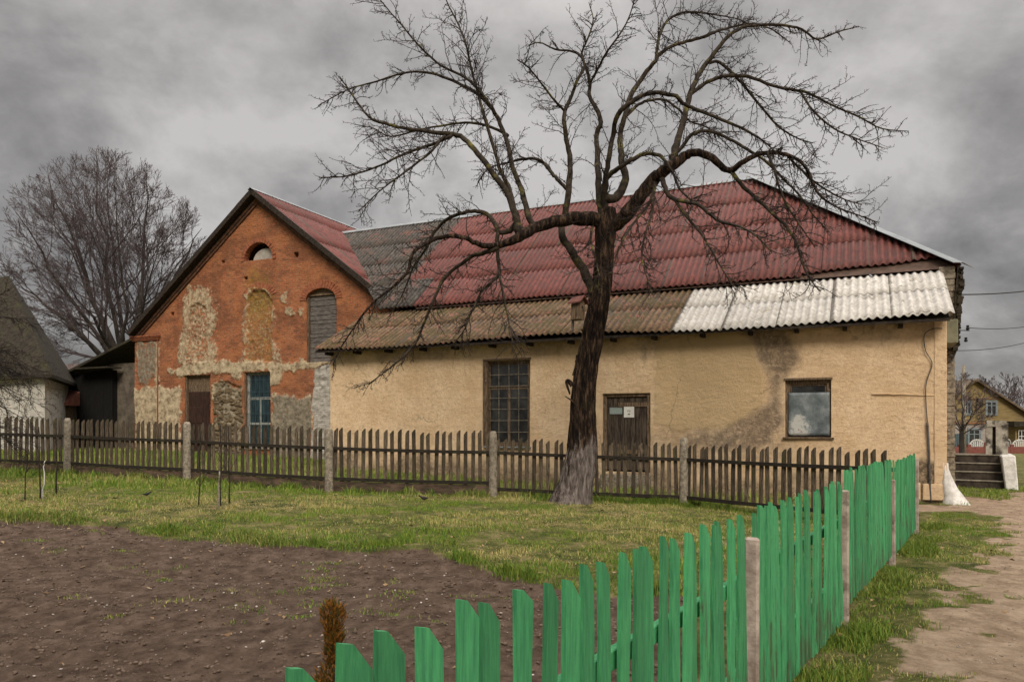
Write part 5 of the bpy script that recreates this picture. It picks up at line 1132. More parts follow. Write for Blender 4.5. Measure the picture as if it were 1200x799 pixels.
# further small buildings glimpsed in the gap
def small_house(name, lb, cat, px0, px1, yr, ye, Y, wall, roofm, depth=5, slope='front'):
    t = thing(name, lb, cat, (0, 0, 0)); a = pix(px0, ye, Y); c = pix(px1, ye, Y); r = pix(px0, yr, Y+depth/2); zb = hz(a.x, Y)
    MB().box(a.x+.2, c.x-.2, Y+.3, Y+depth, zb-.5, a.z).build('wall', wall, t)
    b = MB(); b.add([(a.x, Y, a.z), (c.x, Y, c.z), (c.x, Y+depth/2, r.z), (a.x, Y+depth/2, r.z), (c.x, Y+depth, c.z), (a.x, Y+depth, a.z)]+[(a.x, Y, a.z-.12), (c.x, Y, c.z-.12), (c.x, Y+depth, c.z-.12), (a.x, Y+depth, a.z-.12)], [(0, 1, 2, 3), (3, 2, 4, 5), (0, 6, 7, 1), (1, 7, 8, 4), (1, 4, 2), (0, 3, 5), (5, 4, 8, 9), (0, 5, 9, 6)]); b.build('roof', roofm, t); return t
rt = weathered('rusty_red_roof', (.20, .07, .05), (.34, .14, .10), (4, 1, 1), 4)
t = small_house('small_shed', 'low shed with rusty red metal roof between white house and black shed', 'shed', 42, 76, 452, 472, 36, MT['frame_wood'], rt, 4)
small_house('brown_house', 'distant house with brown tiled roof behind the rusty red shed', 'house', 40, 92, 426, 449, 52, MT['house_white'], weathered('brown_tiles', (.06, .04, .035), (.11, .08, .07)), 8)

# ================================================================== RIGHT BACKGROUND
Yh = 77
yh = thing('yellow_house', 'yellow gabled village house with white lower walls and blue windows', 'house', (0, 0, 0))
pk_ = pix(1142, 444, Yh); ev = pix(1142, 495.5, Yh); zb = hz(pk_.x, Yh); hwid = 7.0; yel = weathered('yellow_boards', (.17, .125, .055), (.27, .20, .09), (1, 1, 6), 1.5, bsc=10); pnk = weathered('pinkish_limewash', (.26, .225, .205), (.36, .325, .30))
b = MB(); b.box(pk_.x-hwid+.3, pk_.x+hwid-.3, Yh, Yh+9, zb-.5, ev.z); b.build('lower_wall', pnk, yh)
b = MB(); b.prism([(pk_.x-hwid+.3, ev.z+.01), (pk_.x+hwid-.3, ev.z+.01), (pk_.x, pk_.z-.25)], Yh+.02, Yh+9); b.build('gable', yel, yh)
b = MB(); b.box(pk_.x-hwid+.2, pk_.x+hwid-.2, Yh-.15, Yh, ev.z-.1, ev.z+.12); b.bar((pk_.x-2.7, Yh-.04, pix(0, 467, Yh).z), (pk_.x+2.7, Yh-.04, pix(0, 467, Yh).z), .06, .08); b.build('trim', weathered('orange_trim', (.20, .10, .05), (.27, .14, .07)), yh)
b = MB(); s_ = (pk_.z-ev.z)/(hwid-.3)
for sg_ in (1, -1):
    b.add([(pk_.x, Yh-.5, pk_.z), (pk_.x+sg_*(hwid+.4), Yh-.5, ev.z-.3), (pk_.x+sg_*(hwid+.4), Yh+9.5, ev.z-.3), (pk_.x, Yh+9.5, pk_.z), (pk_.x, Yh-.5, pk_.z-.22), (pk_.x+sg_*(hwid+.4), Yh-.5, ev.z-.52), (pk_.x+sg_*(hwid+.4), Yh+9.5, ev.z-.52), (pk_.x, Yh+9.5, pk_.z-.22)], [(0, 1, 2, 3), (4, 7, 6, 5), (0, 4, 5, 1), (1, 5, 6, 2), (2, 6, 7, 3)])
b.build('roof', weathered('brownish_roof', (.09, .065, .04), (.15, .11, .07)), yh)
for (x0, y0, x1, y1) in ((1131, 472, 1136.5, 484), (1157, 471.5, 1166.5, 484), (1136, 504, 1147, 520)):
    a = pix(x0, y0, Yh); c = pix(x1, y1, Yh); f = MB(); e = .22
    f.box(a.x-e, c.x+e, Yh-.06, Yh-.01, a.z, a.z+e); f.box(a.x-e, c.x+e, Yh-.06, Yh-.01, c.z-e, c.z); f.box(a.x-e, a.x, Yh-.058, Yh-.012, c.z, a.z); f.box(c.x, c.x+e, Yh-.058, Yh-.012, c.z, a.z)
    f.box((a.x+c.x)/2-.05, (a.x+c.x)/2+.05, Yh-.055, Yh-.013, c.z, a.z); f.box(a.x, c.x, Yh-.052, Yh-.014, c.z+(a.z-c.z)*.68, c.z+(a.z-c.z)*.75)
    fo = f.build('window', weathered('pale_blue_frame', (.14, .165, .18), (.20, .235, .25)), yh); MB().box(a.x, c.x, Yh-.03, Yh-.008, c.z, a.z).build('pane', MT['glass'], fo)
# porch wing right
a = pix(1186, 500, Yh-2); b = MB(); b.box(a.x, a.x+5, Yh-2.5, Yh-.6, zb-.3, a.z); b.build('porch', yel, yh); b = MB(); b.box(a.x-.5, a.x+6, Yh-3.1, Yh-.3, a.z+.02, a.z+.55); b.build('porch_roof', MT['tile_dark'], yh)
a = pix(1193, 504, Yh-2.6); f = MB(); f.box(a.x, a.x+1.3, Yh-2.60, Yh-2.52, a.z-1.2, a.z); fo = f.build('window', MT['glass'], yh)
g = MB()
for k in range(5): g.box(a.x+k*.3, a.x+k*.3+.06, Yh-2.66, Yh-2.61, a.z-1.2, a.z)
for k in range(3): g.box(a.x, a.x+1.3, Yh-2.665, Yh-2.612, a.z-1.2+k*.57, a.z-1.14+k*.57)
g.build('glazing_bar', MT['white_paint'], fo)
# red walled street fence with white arched panels
Yf = 66; rf_ = thing('street_wall', 'low red wall with white arched fence panels in front of the yellow house', 'wall', (0, 0, 0)); a = pix(1100, 523, Yf); c = pix(1230, 523, Yf); zb = hz(a.x, Yf)
redw = weathered('brick_red_paint', (.15, .05, .04), (.22, .08, .062)); b = MB(); b.box(a.x, c.x, Yf, Yf+.25, zb-.6, pix(0, 523.5, Yf).z); b.build('base_wall', redw, rf_)
for px_ in (1126, 1136, 1155.5, 1179, 1186, 1206): q = pix(px_, 0, Yf).x; MB().box(q-.14, q+.14, Yf-.02, Yf+.27, zb-.5, pix(0, 520.5 if px_ != 1155.5 else 518, Yf).z).build('pillar', redw, rf_)
for xa_, xb_ in ((1137.5, 1154.5), (1180.5, 1185), (1187.5, 1205)):
    q0, q1 = pix(xa_, 0, Yf).x, pix(xb_, 0, Yf).x; z0 = pix(0, 523.2, Yf).z; h = pix(0, 517, Yf).z-z0+.05; b = MB(); c_ = (q0+q1)/2; hw_ = (q1-q0)/2; n = 14
    pts = [(c_+hw_*math.cos(math.pi*k/n), z0+(h*1.15)*math.sin(math.pi*k/n)) for k in range(n+1)]
    for k in range(n): b.bar((pts[k][0], Yf+.1, pts[k][1]), (pts[k+1][0], Yf+.1, pts[k+1][1]), .06, .14)
    for k in range(1, 8): x = q0+(q1-q0)*k/8; zt_ = z0+h*1.15*math.sqrt(max(0, 1-((x-c_)/hw_)**2)); b.box(x-.035, x+.035, Yf+.07, Yf+.13, z0, zt_)
    b.build('arched_panel', MT['white_paint'], rf_)
a = pix(1113, 517, Yf+1); bg = thing('blue_gate', 'small blue wooden gate beside the red street wall', 'gate', (a.x, Yf+.8, zb)); b = MB()
for k in range(9): b.box(k*.17, k*.17+.14, 0, .03, .1, 1.75-.01*abs(k-4))
b.build('boards', MT['blue_wood'], bg); b = MB(); b.box(0, 1.5, .032, .07, .4, .5); b.box(0, 1.5, .032, .07, 1.3, 1.4); b.build('rail', MT['blue_wood'], bg)
# steps with white cheek wall and broken pillar frame
Ys = 21.2; q0 = pix(1179, 573, Ys); rs = -math.atan2(q0.x, Ys)*.9; zb = hz(q0.x, Ys)
st = thing('concrete_steps', 'dark concrete steps with white cheek wall beside the building corner', 'steps', (q0.x, Ys, 0), rs)
Zb = pix(0, 573.5, Ys).z; zt = pix(0, 534, Ys).z; n = 4; WS = 2.2
sm = weathered('dark_stained_concrete', (.022, .017, .013), (.075, .058, .044), ns=4); led = weathered('worn_step_edge', (.12, .10, .075), (.24, .21, .16), ns=8)
for k in range(n):
    z0 = Zb+(zt-Zb)*k/n; z1 = Zb+(zt-Zb)*(k+1)/n; y = k*.26; j = .02*math.sin(k*2)
    MB().box(-WS, -.002*k-.002, y, 1.6, z0-(.5 if k == 0 else 0)+.002*k, z1-.04).build('riser', sm, st, bevel=.01); MB().box(-WS, -.006, y-.025+j*.3, 1.6, z1-.038, z1).build('tread', led, st, bevel=.012)
b = MB(); b.add([(.0, -.25, Zb-.3), (.30, -.25, Zb-.3), (.30, 1.6, Zb-.3), (.0, 1.6, Zb-.3), (-.12, -.05, zt), (.22, -.05, zt+.02), (.22, 1.6, zt+.02), (-.12, 1.6, zt)], [(0, 3, 2, 1), (4, 5, 6, 7), (0, 1, 5, 4), (1, 2, 6, 5), (2, 3, 7, 6), (3, 0, 4, 7)]); b.build('cheek_wall', MT['white_paint'], st, bevel=.03)
gp_ = thing('ruined_pillar', 'broken whitewashed concrete pillar frame standing on the concrete steps', 'pillar', (q0.x, Ys, 0), rs)
pm_ = weathered('flaking_pillar_paint', (.22, .20, .16), (.42, .39, .33), ns=5, c3=(.07, .06, .05), p3=(.48, .58)); e_ = Ys/F*1.16
def X_(p): return (p-1179)*e_
zq = lambda y: pix(0, y, Ys+.9).z
b = MB(); b.box(X_(1163), X_(1168.5), .95, 1.2, zt-.1, zq(497), j=.015); b.box(X_(1172), X_(1183), .96, 1.22, zt-.1, zq(495), j=.015); b.box(X_(1163.5), X_(1182), .93, 1.24, zq(499.5), zq(493), j=.02); b.box(X_(1165), X_(1182), .94, 1.23, zt-.05, zq(535), j=.01); b.build('frame', pm_, gp_, bevel=.02)
MB().box(X_(1168.6), X_(1171.9), 1.05, 1.12, zt, zq(500)).build('dark_infill', MT['dark_wood'], gp_)
# utility pole and wires
Yp = 52; pp = pix(1129.5, 520, Yp); up = thing('utility_pole', 'grey concrete utility pole in front of the yellow house', 'pole', (pp.x, Yp, hz(pp.x, Yp))); H = pix(0, 428, Yp).z-hz(pp.x, Yp)
b = MB(); b.tube([(0, 0, -.3), (0, 0, H*.5), (-.02, 0, H)], [.17, .14, .10], 8); b.build('shaft', MT['concrete'], up, True); 
# service bracket with insulators on the end of the building: its own part
sv = MB(); B0 = (.42, 2.2, 0)
l_ = loc(1121, 387, 2.2); l2_ = loc(1112, 424, 2.2)
sv.tube(smooth([Vector((l_[0], 2.2, l_[1])), Vector((l_[0]+.02, 2.2, l_[1]-.35)), Vector((l_[0]-.08, 2.2, l_[1]-.7)), Vector((l2_[0], 2.2, l2_[1]))], 5), .022, 6); sv.tube([(l_[0], 2.2, l_[1]), (l_[0]+.28, 2.2, l_[1]-.02)], .014, 6)
sv.tube([Vector((l_[0]-.15, 2.2, l_[1]-.42)), Vector((l_[0]-.28, 2.2, l_[1]-.72))], .03, 6)
sv.build('service_bracket', MT['metal'], bld)
ins = []
for dx, dz in ((.06, .03), (.24, .0), (.2, -.30)):
    i_ = MB(); c = Vector((l_[0]+dx, 2.2, l_[1]+dz)); i_.tube([c, c+Vector((0, 0, .03)), c+Vector((0, 0, .06)), c+Vector((0, 0, .11))], [.03, .045, .03, .035], 10); i_.build('insulator', MT['black'], bld); ins.append(c)
bpy.context.view_layer.update()
def W(v): return bld.matrix_world @ Vector(v)
def wire(lb, P, r=.009):
    t = MB(); A_, B_, sag = P; pts = []
    for i in range(15): f = i/14; p = A_.lerp(B_, f); p.z -= sag*4*f*(1-f); pts.append(p-A_)
    w_ = thing('power_wire', lb, 'wire', A_, 0, 'overhead wires running off to the right'); t.tube(pts, r, 5); t.build('strand', MT['black'], w_, True)
wire('topmost overhead wire leaving from under the roof corner', (W((.5, 2.3, loc(1127, 345, 2.3)[1])), pix(1260, 330, 27), .12), .016)
wire('middle overhead wire fixed to the insulators on the building end', (W(tuple(ins[1]+Vector((0, 0, .05)))), pix(1260, 366, 27), .22))
wire('lowest overhead wire starting below the insulators', (W((l_[0]-.3, 2.2, loc(1117, 410, 2.2)[1])), pix(1260, 378, 27), .30))
# ================================================================== GROUND
soil_px = [(-500, 606), (-60, 603), (0, 608), (60, 609), (120, 614), (200, 626), (270, 634), (330, 637), (400, 642), (470, 641), (505, 640), (522, 652), (560, 664), (610, 676), (660, 690), (720, 696), (800, 700)]
SB = [onground(x, y) for x, y in soil_px]
SOIL = SB+[(gdir.x*9.6+6.69-.35, gdir.y*9.6+12.4), (gdir.x*12.6+6.69-.3, gdir.y*12.6+12.4), (-1.6, .5), (-14, .5), (-24, 5)]
pathL = [onground(x, y) for x, y in ((1090, 815), (1112, 760), (1140, 715), (1158, 680), (1172, 650), (1180, 625), (1163, 607), (1138, 600), (1122, 597))]
PATH = pathL+[(9.95, 16.9), (10.9, 18.6), onground(1178, 585), onground(1200, 577), (30, 30), (60, 60), (60, -5), (pathL[0][0]-.2, 1.0)]
def masks(X, Y):
    wob = (fbm(X*1.3, Y*1.3, 71, 4)-.5)*.9
    so = 1-sstep(poly_sd(X, Y, SOIL)+wob*.5, -.10, .10)
    sdp = poly_sd(X, Y, PATH); pa = 1-sstep(sdp+wob*1.1+(fbm(X*5, Y*5, 73, 3)-.5)*.9, -.35, .45)
    # bare patches on the verge between fence and path
    gs = (X-6.69)*.8376-(Y-12.4)*.5463       # distance to the right of the green fence
    verge = (gs > 0) & (sdp > -.3) & (Y < 17.5)
    bare = sstep(fbm(X*1.5, Y*1.0, 81, 5), .42, .49)*sstep(gs, .3, .7)*(1-sstep(Y, 8.5, 10.5)*.8)
    pa = np.where(verge, np.maximum(pa, .8*bare), pa)
    # trodden earth at the building's corner
    pa = np.maximum(pa, .75*(1-sstep(np.hypot((X-8.7)/1.6, (Y-16.2)/.8), .6, 1.2)))
    pa = np.where(so > .3, 0, pa)
    return so, pa
def soil_relief(X, Y, so):
    r = (fbm(X*2.2, Y*2.6, 91, 3)-.5)*.06+(fbm(X*9, Y*9, 92, 4)-.5)*.045+(fbm(X*26, Y*26, 93, 2)-.5)*.025
    fur = .022*np.sin((Y*.95+X*.25)*7+fbm(X*.8, Y*.8, 94, 2)*5)
    return so*(r+fur-.055)+(1-so)*((fbm(X*4, Y*4, 95, 4)-.5)*.045+(fbm(X*20, Y*20, 96, 2)-.5)*.010)
xs = np.arange(-14, 16.001, .045); ys = np.arange(1.2, 24.001, .045)
XX, YY, Q = grid_mesh(xs, ys); SO, PA = masks(XX, YY); Zg = height(XX, YY)+soil_relief(XX, YY, SO)
V = np.stack([XX, YY, Zg], -1).reshape(-1, 3); A = np.stack([SO, PA, PA*0, PA*0], -1).reshape(-1, 4)
soc = SO[:-1, :-1] > .5; pac = (PA[:-1, :-1] > .5) & ~soc
def part(name, sel, V, A, Q):
    q = Q[sel].reshape(-1, 4); u = np.unique(q); rm = np.zeros(len(V), int); rm[u] = np.arange(len(u))
    o = np_mesh(name, V[u], [rm[q]], MT['ground'], None, True, {'mask': A[u]}); o['kind'] = 'structure'; return o
part('garden_soil', soc, V, A, Q); part('dirt_path', pac, V, A, Q); part('lawn_ground', ~soc & ~pac, V, A, Q)
# far ground to the horizon, with a hole where the detailed sheet lies
g = np.concatenate([-np.geomspace(500, 14, 22), np.linspace(-13, 15, 12), np.geomspace(16, 500, 22)]); h_ = np.concatenate([[-300, -100, -30, -5], np.linspace(1.2, 24, 8), np.geomspace(26, 700, 30)])
XX, YY, Q = grid_mesh(g, h_); SO, PA = masks(XX, YY); PA = PA*(1-.0); Z = height(XX, YY)
xc = (g[:-1]+g[1:])/2; yc = (h_[:-1]+h_[1:])/2; XC, YC = np.meshgrid(xc, yc); keep = ~((XC > -13.9) & (XC < 15.9) & (YC > 1.3) & (YC < 23.9))
Z = Z-np.where((XX > -14.5) & (XX < 16.5) & (YY > 1) & (YY < 25), .03, 0)
V = np.stack([XX, YY, Z], -1).reshape(-1, 3); A = np.stack([SO*0, PA, PA*0, PA*0], -1).reshape(-1, 4); part('ground', keep, V, A, Q)

# ================================================================== GRASS
rg = np.random.default_rng(4)
def gcol(n, X, Y, dry):
    u = rg.random(n); d = np.clip(fbm(X*.55, Y*.8, 101, 4)+(rg.random(n)-.5)*.55, 0, 1); k = sstep(d, .55, .70)*dry
    a = np.stack([.058+.085*u, .125+.12*u, .014+.016*u], -1); b = np.stack([.30+.22*u, .25+.17*u, .10+.09*u], -1); c = np.stack([.15+.10*u, .185+.10*u, .030+.022*u], -1)
    w = rg.random(n)[:, None]; g_ = a*(w < .6)+c*(w >= .6); return g_*(1-k[:, None])+b*k[:, None]
def blades(name, X, Y, Z, H, Wd, col):
    n = len(X); ang = rg.random(n)*6.283; lean = rg.normal(0, .55, n)*H; la = rg.random(n)*6.283
    dx = np.cos(ang)*Wd/2; dy = np.sin(ang)*Wd/2; lx = np.cos(la)*lean; ly = np.sin(la)*lean
    P = np.empty((n, 5, 3)); P[:, 0] = np.stack([X-dx, Y-dy, Z-.01], -1); P[:, 1] = np.stack([X+dx, Y+dy, Z-.01], -1)
    P[:, 2] = np.stack([X+dx*.8+lx*.35, Y+dy*.8+ly*.35, Z+H*.6], -1); P[:, 3] = np.stack([X-dx*.8+lx*.35, Y-dy*.8+ly*.35, Z+H*.6], -1); P[:, 4] = np.stack([X+lx, Y+ly, Z+H*.92], -1)
    b = np.arange(n)[:, None]*5; q = np.concatenate([b, b+1, b+2, b+3], 1); t = np.concatenate([b+3, b+2, b+4], 1)
    o = np_mesh(name, P.reshape(-1, 3), [q, t], MT['leaf'], None, False, {'col': np.repeat(col, 5, 0)}); return o
GX = []; GY = []; GH = []; GW = []; GC = []
def scatter(x0, x1, y0, y1, dens, hmin, hmax, w, dry, fn=None, clump=1.0, gain=1.0):
    n = int((x1-x0)*(y1-y0)*dens); X = x0+(x1-x0)*rg.random(n); Y = y0+(y1-y0)*rg.random(n); so, pa = masks(X, Y)
    ce = fbm(X*2.6, Y*2.6, 111, 4); pr = (1-so)*(1-sstep(pa, .25, .75))*(.25+.75*sstep(ce, .36, .52))
    if fn is not None: pr = pr*fn(X, Y)
    k = rg.random(n) < pr; X, Y, ce = X[k], Y[k], ce[k]; m_ = len(X)
    H = (hmin+(hmax-hmin)*rg.random(m_)**1.6)*(.55+1.1*sstep(ce, .4, .7)*clump)
    GX.append(X); GY.append(Y); GH.append(H); GW.append(np.full(m_, w)*(.7+.6*rg.random(m_))); GC.append(gcol(m_, X, Y, dry)*gain); return m_
inl = lambda X, Y: ((X-6.69)*.8376-(Y-12.4)*.5463 < -.05)
n1 = scatter(-13.5, 7, 7.5, 18.6, 1700, .02, .06, .007, 1.0, lambda X, Y: inl(X, Y) & (np.abs(X) < Y*.75))
# behind the wooden fence up to the walls
def yard(X, Y):
    lx = (X-O.x)*-U.x+(Y-O.y)*-U.y; ly = (X-O.x)*Nn.x+(Y-O.y)*Nn.y; return ((ly < -.02) | ((lx < XL) & (ly < 3.15)))*1.0
n2 = scatter(-26, 9.3, 16.2, 34, 330, .06, .17, .014, .5, yard)
# verge of the green fence
gsf = lambda X, Y: (X-6.69)*.8376-(Y-12.4)*.5463
n3 = scatter(.0, 10, 2.5, 17, 2800, .012, .042, .005, 1.1, lambda X, Y: (gsf(X, Y) > .0)*(.55+.45*sstep(Y, 7, 10)))
n3b = scatter(10, 15, 16.5, 26, 900, .03, .08, .012, .3, None)
# rank grass along the foot of both fences and at the soil's edge
n4 = scatter(.0, 8, 2.5, 13.5, 5000, .03, .10, .007, .25, lambda X, Y: (np.abs(gsf(X, Y)-.12) < .16+.2*vnoise(X*2, Y*2, 5))*sstep(vnoise(X*1.6, Y*1.6, 8), .3, .5)*1.0, gain=.85)
def segd(X, Y, a, b):
    ex, ey = b[0]-a[0], b[1]-a[1]; t = np.clip(((X-a[0])*ex+(Y-a[1])*ey)/(ex*ex+ey*ey), 0, 1); return np.hypot(X-a[0]-t*ex, Y-a[1]-t*ey)
def nearf(X, Y):
    d = np.full(X.shape, 9.)
    for i in range(len(PP)-1): d = np.minimum(d, segd(X, Y, PP[i], PP[i+1]))
    return (d < .1+.3*vnoise(X*1.4, Y*1.4, 15))*sstep(vnoise(X*2.2, Y*2.2, 18), .25, .5)
n5 = scatter(-12.5, 7, 12.5, 19.5, 2600, .05, .15, .011, .15, nearf, gain=.7)
def nears(X, Y):
    d = np.full(X.shape, 9.)
    for i in range(len(SB)-1): d = np.minimum(d, segd(X, Y, SB[i], SB[i+1]))
    return (d < .08+.38*vnoise(X*.9, Y*.9, 25))*sstep(vnoise(X*1.7, Y*1.7, 28), .3, .5)
n6 = scatter(-12, 4, 6.5, 14, 4200, .04, .12, .009, .35, nears, gain=.8)
# sparse weeds in the soil
wx = []; wy = []
for k in range(75):
    x = rg.uniform(-7, 1.4); y = rg.uniform(3.5, 11.5); 
    if k < 25: x, y = onground(rg.normal(330, 130), rg.normal(702, 18))
    m_ = int(rg.integers(10, 60)); wx.append(rg.normal(x, .05+.10*rg.random(), m_)); wy.append(rg.normal(y, .04+.04*rg.random(), m_))
wx = np.concatenate(wx); wy = np.concatenate(wy); so, pa = masks(wx, wy); k = so > .5; wx, wy = wx[k], wy[k]; m_ = len(wx)
GX.append(wx); GY.append(wy); GH.append(.012+.028*rg.random(m_)); GW.append(np.full(m_, .009)); GC.append(gcol(m_, wx, wy, .5)*.9)
X = np.concatenate(GX); Y = np.concatenate(GY); so, pa = masks(X, Y); Z = height(X, Y)+soil_relief(X, Y, so)
o = blades('grass', X, Y, Z, np.concatenate(GH), np.concatenate(GW), np.concatenate(GC)); o['kind'] = 'stuff'; print('blades', len(X))
# clods and pebbles on the soil and the path
def lumps(name, X, Y, S, mat, flat=.6, kind='stuff'):
    ico = np.array([(0, 0, 1), (.89, 0, .45), (.28, .85, .45), (-.72, .53, .45), (-.72, -.53, .45), (.28, -.85, .45), (.72, .53, -.45), (-.28, .85, -.45), (-.89, 0, -.45), (-.28, -.85, -.45), (.72, -.53, -.45), (0, 0, -1)])
    fc = np.array([(0, 1, 2), (0, 2, 3), (0, 3, 4), (0, 4, 5), (0, 5, 1), (1, 6, 2), (2, 7, 3), (3, 8, 4), (4, 9, 5), (5, 10, 1), (2, 6, 7), (3, 7, 8), (4, 8, 9), (5, 9, 10), (1, 10, 6), (6, 11, 7), (7, 11, 8), (8, 11, 9), (9, 11, 10), (10, 11, 6)])
    n = len(X); so, pa = masks(X, Y); Z = height(X, Y)+soil_relief(X, Y, so); a = rg.random(n)*6.28; J = 1+rg.normal(0, .22, (n, 12, 1)); P = ico[None]*J*np.array([1, .8, flat])[None, None]*S[:, None, None]
    c, s = np.cos(a)[:, None], np.sin(a)[:, None]; x = P[..., 0]*c-P[..., 1]*s; y = P[..., 0]*s+P[..., 1]*c
    P = np.stack([x+X[:, None], y+Y[:, None], P[..., 2]+Z[:, None]+S[:, None]*.25], -1)
    o = np_mesh(name, P.reshape(-1, 3), [(fc[None]+np.arange(n)[:, None, None]*12).reshape(-1, 3)], mat); o['kind'] = kind; return o
def area(n, x0, x1, y0, y1, which):
    X = x0+(x1-x0)*rg.random(n); Y = y0+(y1-y0)*rg.random(n)**1.3; so, pa = masks(X, Y); k = (so if which == 's' else pa) > .75; k &= np.abs(X) < Y*.75+.3; return X[k], Y[k]
X, Y = area(52000, -9, 2.5, 2.2, 12.5, 's'); lumps('soil_clods', X, Y, .004+.022*rg.random(len(X))**7, weathered('dry_clods', (.068, .046, .033), (.130, .092, .068), ns=3))
X, Y = area(1500, -9, 2.5, 2.2, 12.5, 's'); lumps('pebbles', X, Y, .006+.014*rg.random(len(X))**3, weathered('pale_pebbles', (.22, .18, .15), (.50, .46, .42), ns=2), .45)
X, Y = area(34000, 0, 12, 2.5, 17, 'p'); lumps('path_gravel', X, Y, .003+.012*rg.random(len(X))**5, weathered('path_gravel_stone', (.15, .11, .085), (.36, .29, .23), ns=2), .5)

# fallen leaves and bits of twig on the lawn and path
n = 900; X = rg.uniform(-11, 9.5, n); Y = rg.uniform(3, 18, n); k = np.abs(X) < Y*.75; X, Y = X[k], Y[k]; n = len(X); so, pa = masks(X, Y); Z = height(X, Y)+soil_relief(X, Y, so)+.012+.03*(so < .3)*(pa < .3)
a = rg.random(n)*6.28; L = .018+.03*rg.random(n); P = np.empty((n, 4, 3)); t1 = rg.normal(0, .010, (n, 4))
for q, (u, v) in enumerate(((-1, 0), (0, .45), (1, 0), (0, -.45))): P[:, q] = np.stack([X+L*(u*np.cos(a)-v*np.sin(a)), Y+L*(u*np.sin(a)+v*np.cos(a)), Z+t1[:, q]], -1)
u = rg.random(n)[:, None]; lc = np.array([[.10, .055, .025]])*(1-u)+np.array([[.30, .20, .11]])*u
o = np_mesh('fallen_leaves', P.reshape(-1, 3), [np.arange(n*4).reshape(n, 4)], MT['leaf'], None, False, {'col': np.repeat(lc, 4, 0)}); o['kind'] = 'stuff'

# ================================================================== SKY, LIGHT, CAMERA
w = bpy.data.worlds.new('World'); bpy.context.scene.world = w; w.use_nodes = True; nt = w.node_tree; bg = nt.nodes['Background']
def NN(k, **kw):
    x = nt.nodes.new(k)
    for a, b in kw.items(): setattr(x, a, b)
    return x
sky = NN('ShaderNodeTexSky', sky_type='NISHITA'); sky.sun_disc = False
SUN_EL, SUN_AZ = R(40), R(172)
sky.sun_elevation = SUN_EL; sky.sun_rotation = SUN_AZ
tc = NN('ShaderNodeTexCoord'); sp = NN('ShaderNodeSeparateXYZ'); nt.links.new(tc.outputs['Generated'], sp.inputs[0])
def ma(op, a, b=None, c=None, clamp=False):
    x = NN('ShaderNodeMath', operation=op); x.use_clamp = clamp
    for i, v in enumerate((a, b, c)):
        if v is None: continue
        if hasattr(v, 'is_linked'): nt.links.new(v, x.inputs[i])
        else: x.inputs[i].default_value = v
    return x.outputs[0]
zc = ma('ADD', ma('MAXIMUM', sp.outputs[2], 0), .50); cb = NN('ShaderNodeCombineXYZ')
nt.links.new(ma('DIVIDE', sp.outputs[0], zc), cb.inputs[0]); nt.links.new(ma('DIVIDE', sp.outputs[1], zc), cb.inputs[1]); cb.inputs[2].default_value = .35
def noise(sc, det, ro, di=0):
    x = NN('ShaderNodeTexNoise'); x.inputs['Scale'].default_value = sc; x.inputs['Detail'].default_value = det; x.inputs['Roughness'].default_value = ro; x.inputs['Distortion'].default_value = di; nt.links.new(cb.outputs[0], x.inputs['Vector']); return x.outputs['Fac']
nA = noise(1.15, 8, .52, .3); nB = noise(3.4, 8, .6, .2)
dens = ma('ADD', ma('MULTIPLY', nA, 1.25), ma('ADD', ma('MULTIPLY', nB, .75), -.50))
def blob(az, el, wid, amp):
    """a brighter thin place in the cloud, in a compass direction"""
    v = Vector((math.sin(az)*math.cos(el), math.cos(az)*math.cos(el), math.sin(el))); d = NN('ShaderNodeVectorMath', operation='DOT_PRODUCT'); nt.links.new(tc.outputs['Generated'], d.inputs[0]); d.inputs[1].default_value = v
    a = ma('SUBTRACT', 1, d.outputs['Value']); g = ma('POWER', 2.718, ma('MULTIPLY', a, -1/(wid*wid))); return ma('MULTIPLY', g, amp)
def dirpx(x, y): v = Vector(((x-600)/F, 1, (HZ-y)/F)).normalized(); return math.atan2(v.x, v.y), math.asin(v.z)
tot = dens
for x, y, wd, am in ((230, 70, .16, .09), (60, 100, .12, .02), (1150, 330, .20, .08), (500, 230, .16, .10), (1000, 240, .11, .11), (1150, 20, .07, .09), (1090, 110, .20, -.10), (560, 30, .18, .02), (60, 300, .18, .0), (1150, 360, .22, .01), (760, 80, .15, .01)):
    az, el = dirpx(x, y); tot = ma('ADD', tot, blob(az, el, wd, am))
rp = NN('ShaderNodeValToRGB'); nt.links.new(tot, rp.inputs[0]); cr = rp.color_ramp
STOPS = [(.30, (.066, .062, .061)), (.44, (.112, .106, .103)), (.56, (.175, .167, .162)), (.76, (.33, .317, .307))]
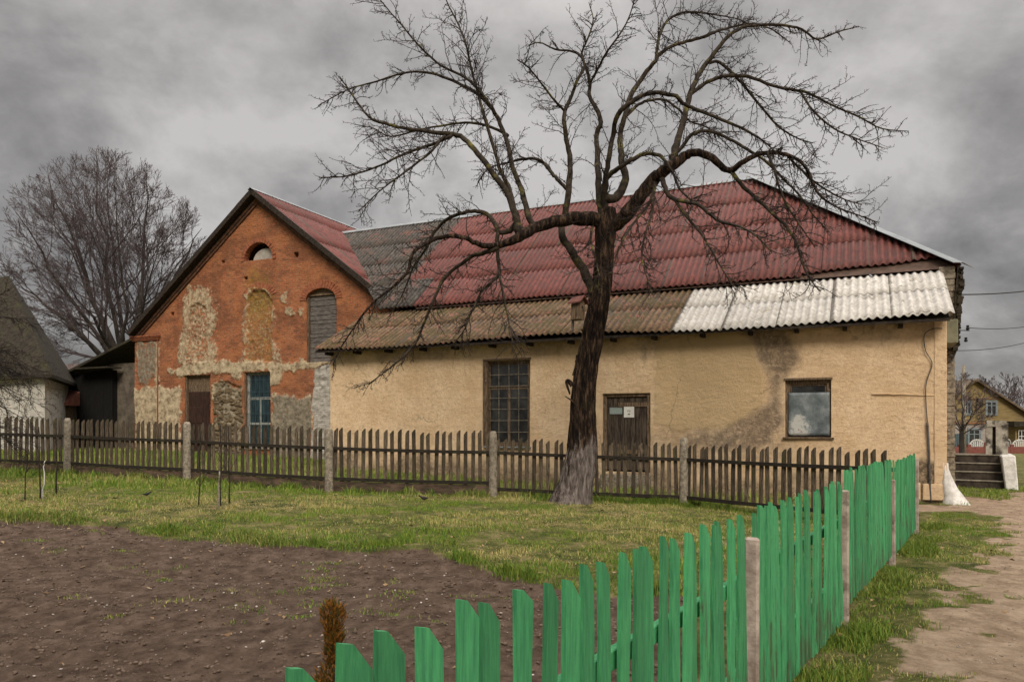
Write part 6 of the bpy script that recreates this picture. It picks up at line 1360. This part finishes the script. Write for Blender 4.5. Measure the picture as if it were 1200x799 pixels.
while len(cr.elements) < 4: cr.elements.new(.5)
for e, (p, c) in zip(cr.elements, STOPS): e.position = p; e.color = (*c, 1)
# an overcast dome is brighter overhead than at the horizon
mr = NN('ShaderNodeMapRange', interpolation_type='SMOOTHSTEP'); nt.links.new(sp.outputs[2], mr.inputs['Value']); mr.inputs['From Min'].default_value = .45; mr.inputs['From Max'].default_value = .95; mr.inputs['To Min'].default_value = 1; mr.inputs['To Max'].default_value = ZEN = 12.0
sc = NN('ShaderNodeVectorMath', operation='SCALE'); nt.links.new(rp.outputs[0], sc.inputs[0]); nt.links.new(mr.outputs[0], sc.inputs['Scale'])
bg.inputs['Strength'].default_value = .1
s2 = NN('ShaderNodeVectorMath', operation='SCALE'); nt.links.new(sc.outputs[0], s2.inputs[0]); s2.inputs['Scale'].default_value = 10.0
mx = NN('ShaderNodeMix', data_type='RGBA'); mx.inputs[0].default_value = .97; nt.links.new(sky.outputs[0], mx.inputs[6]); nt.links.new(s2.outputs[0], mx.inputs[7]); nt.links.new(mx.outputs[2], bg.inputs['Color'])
sl = bpy.data.lights.new('sun', 'SUN'); sl.energy = 1.5; sl.angle = R(22); sl.color = (1, .89, .74); sl.energy = 1.5; so_ = bpy.data.objects.new('sun', sl); C.objects.link(so_)
d = Vector((math.sin(SUN_AZ)*math.cos(SUN_EL), math.cos(SUN_AZ)*math.cos(SUN_EL), math.sin(SUN_EL))); so_.rotation_euler = d.to_track_quat('Z', 'Y').to_euler()
cam = bpy.data.cameras.new('camera'); co = bpy.data.objects.new('camera', cam); C.objects.link(co); co.location = (0, 0, CAM); co.rotation_euler = (R(90), 0, 0)
cam.sensor_width = 36; cam.lens = 36*F/1200; cam.shift_y = (HZ-399.5)/1200; cam.clip_end = 2000; cam.clip_start = .05
sn = bpy.context.scene; sn.camera = co; sn.render.engine = 'CYCLES'; sn.view_settings.view_transform = 'Standard'; sn.view_settings.look = 'None'; sn.view_settings.gamma = 1; sn.view_settings.exposure = .78; sn.view_settings.use_curve_mapping = False
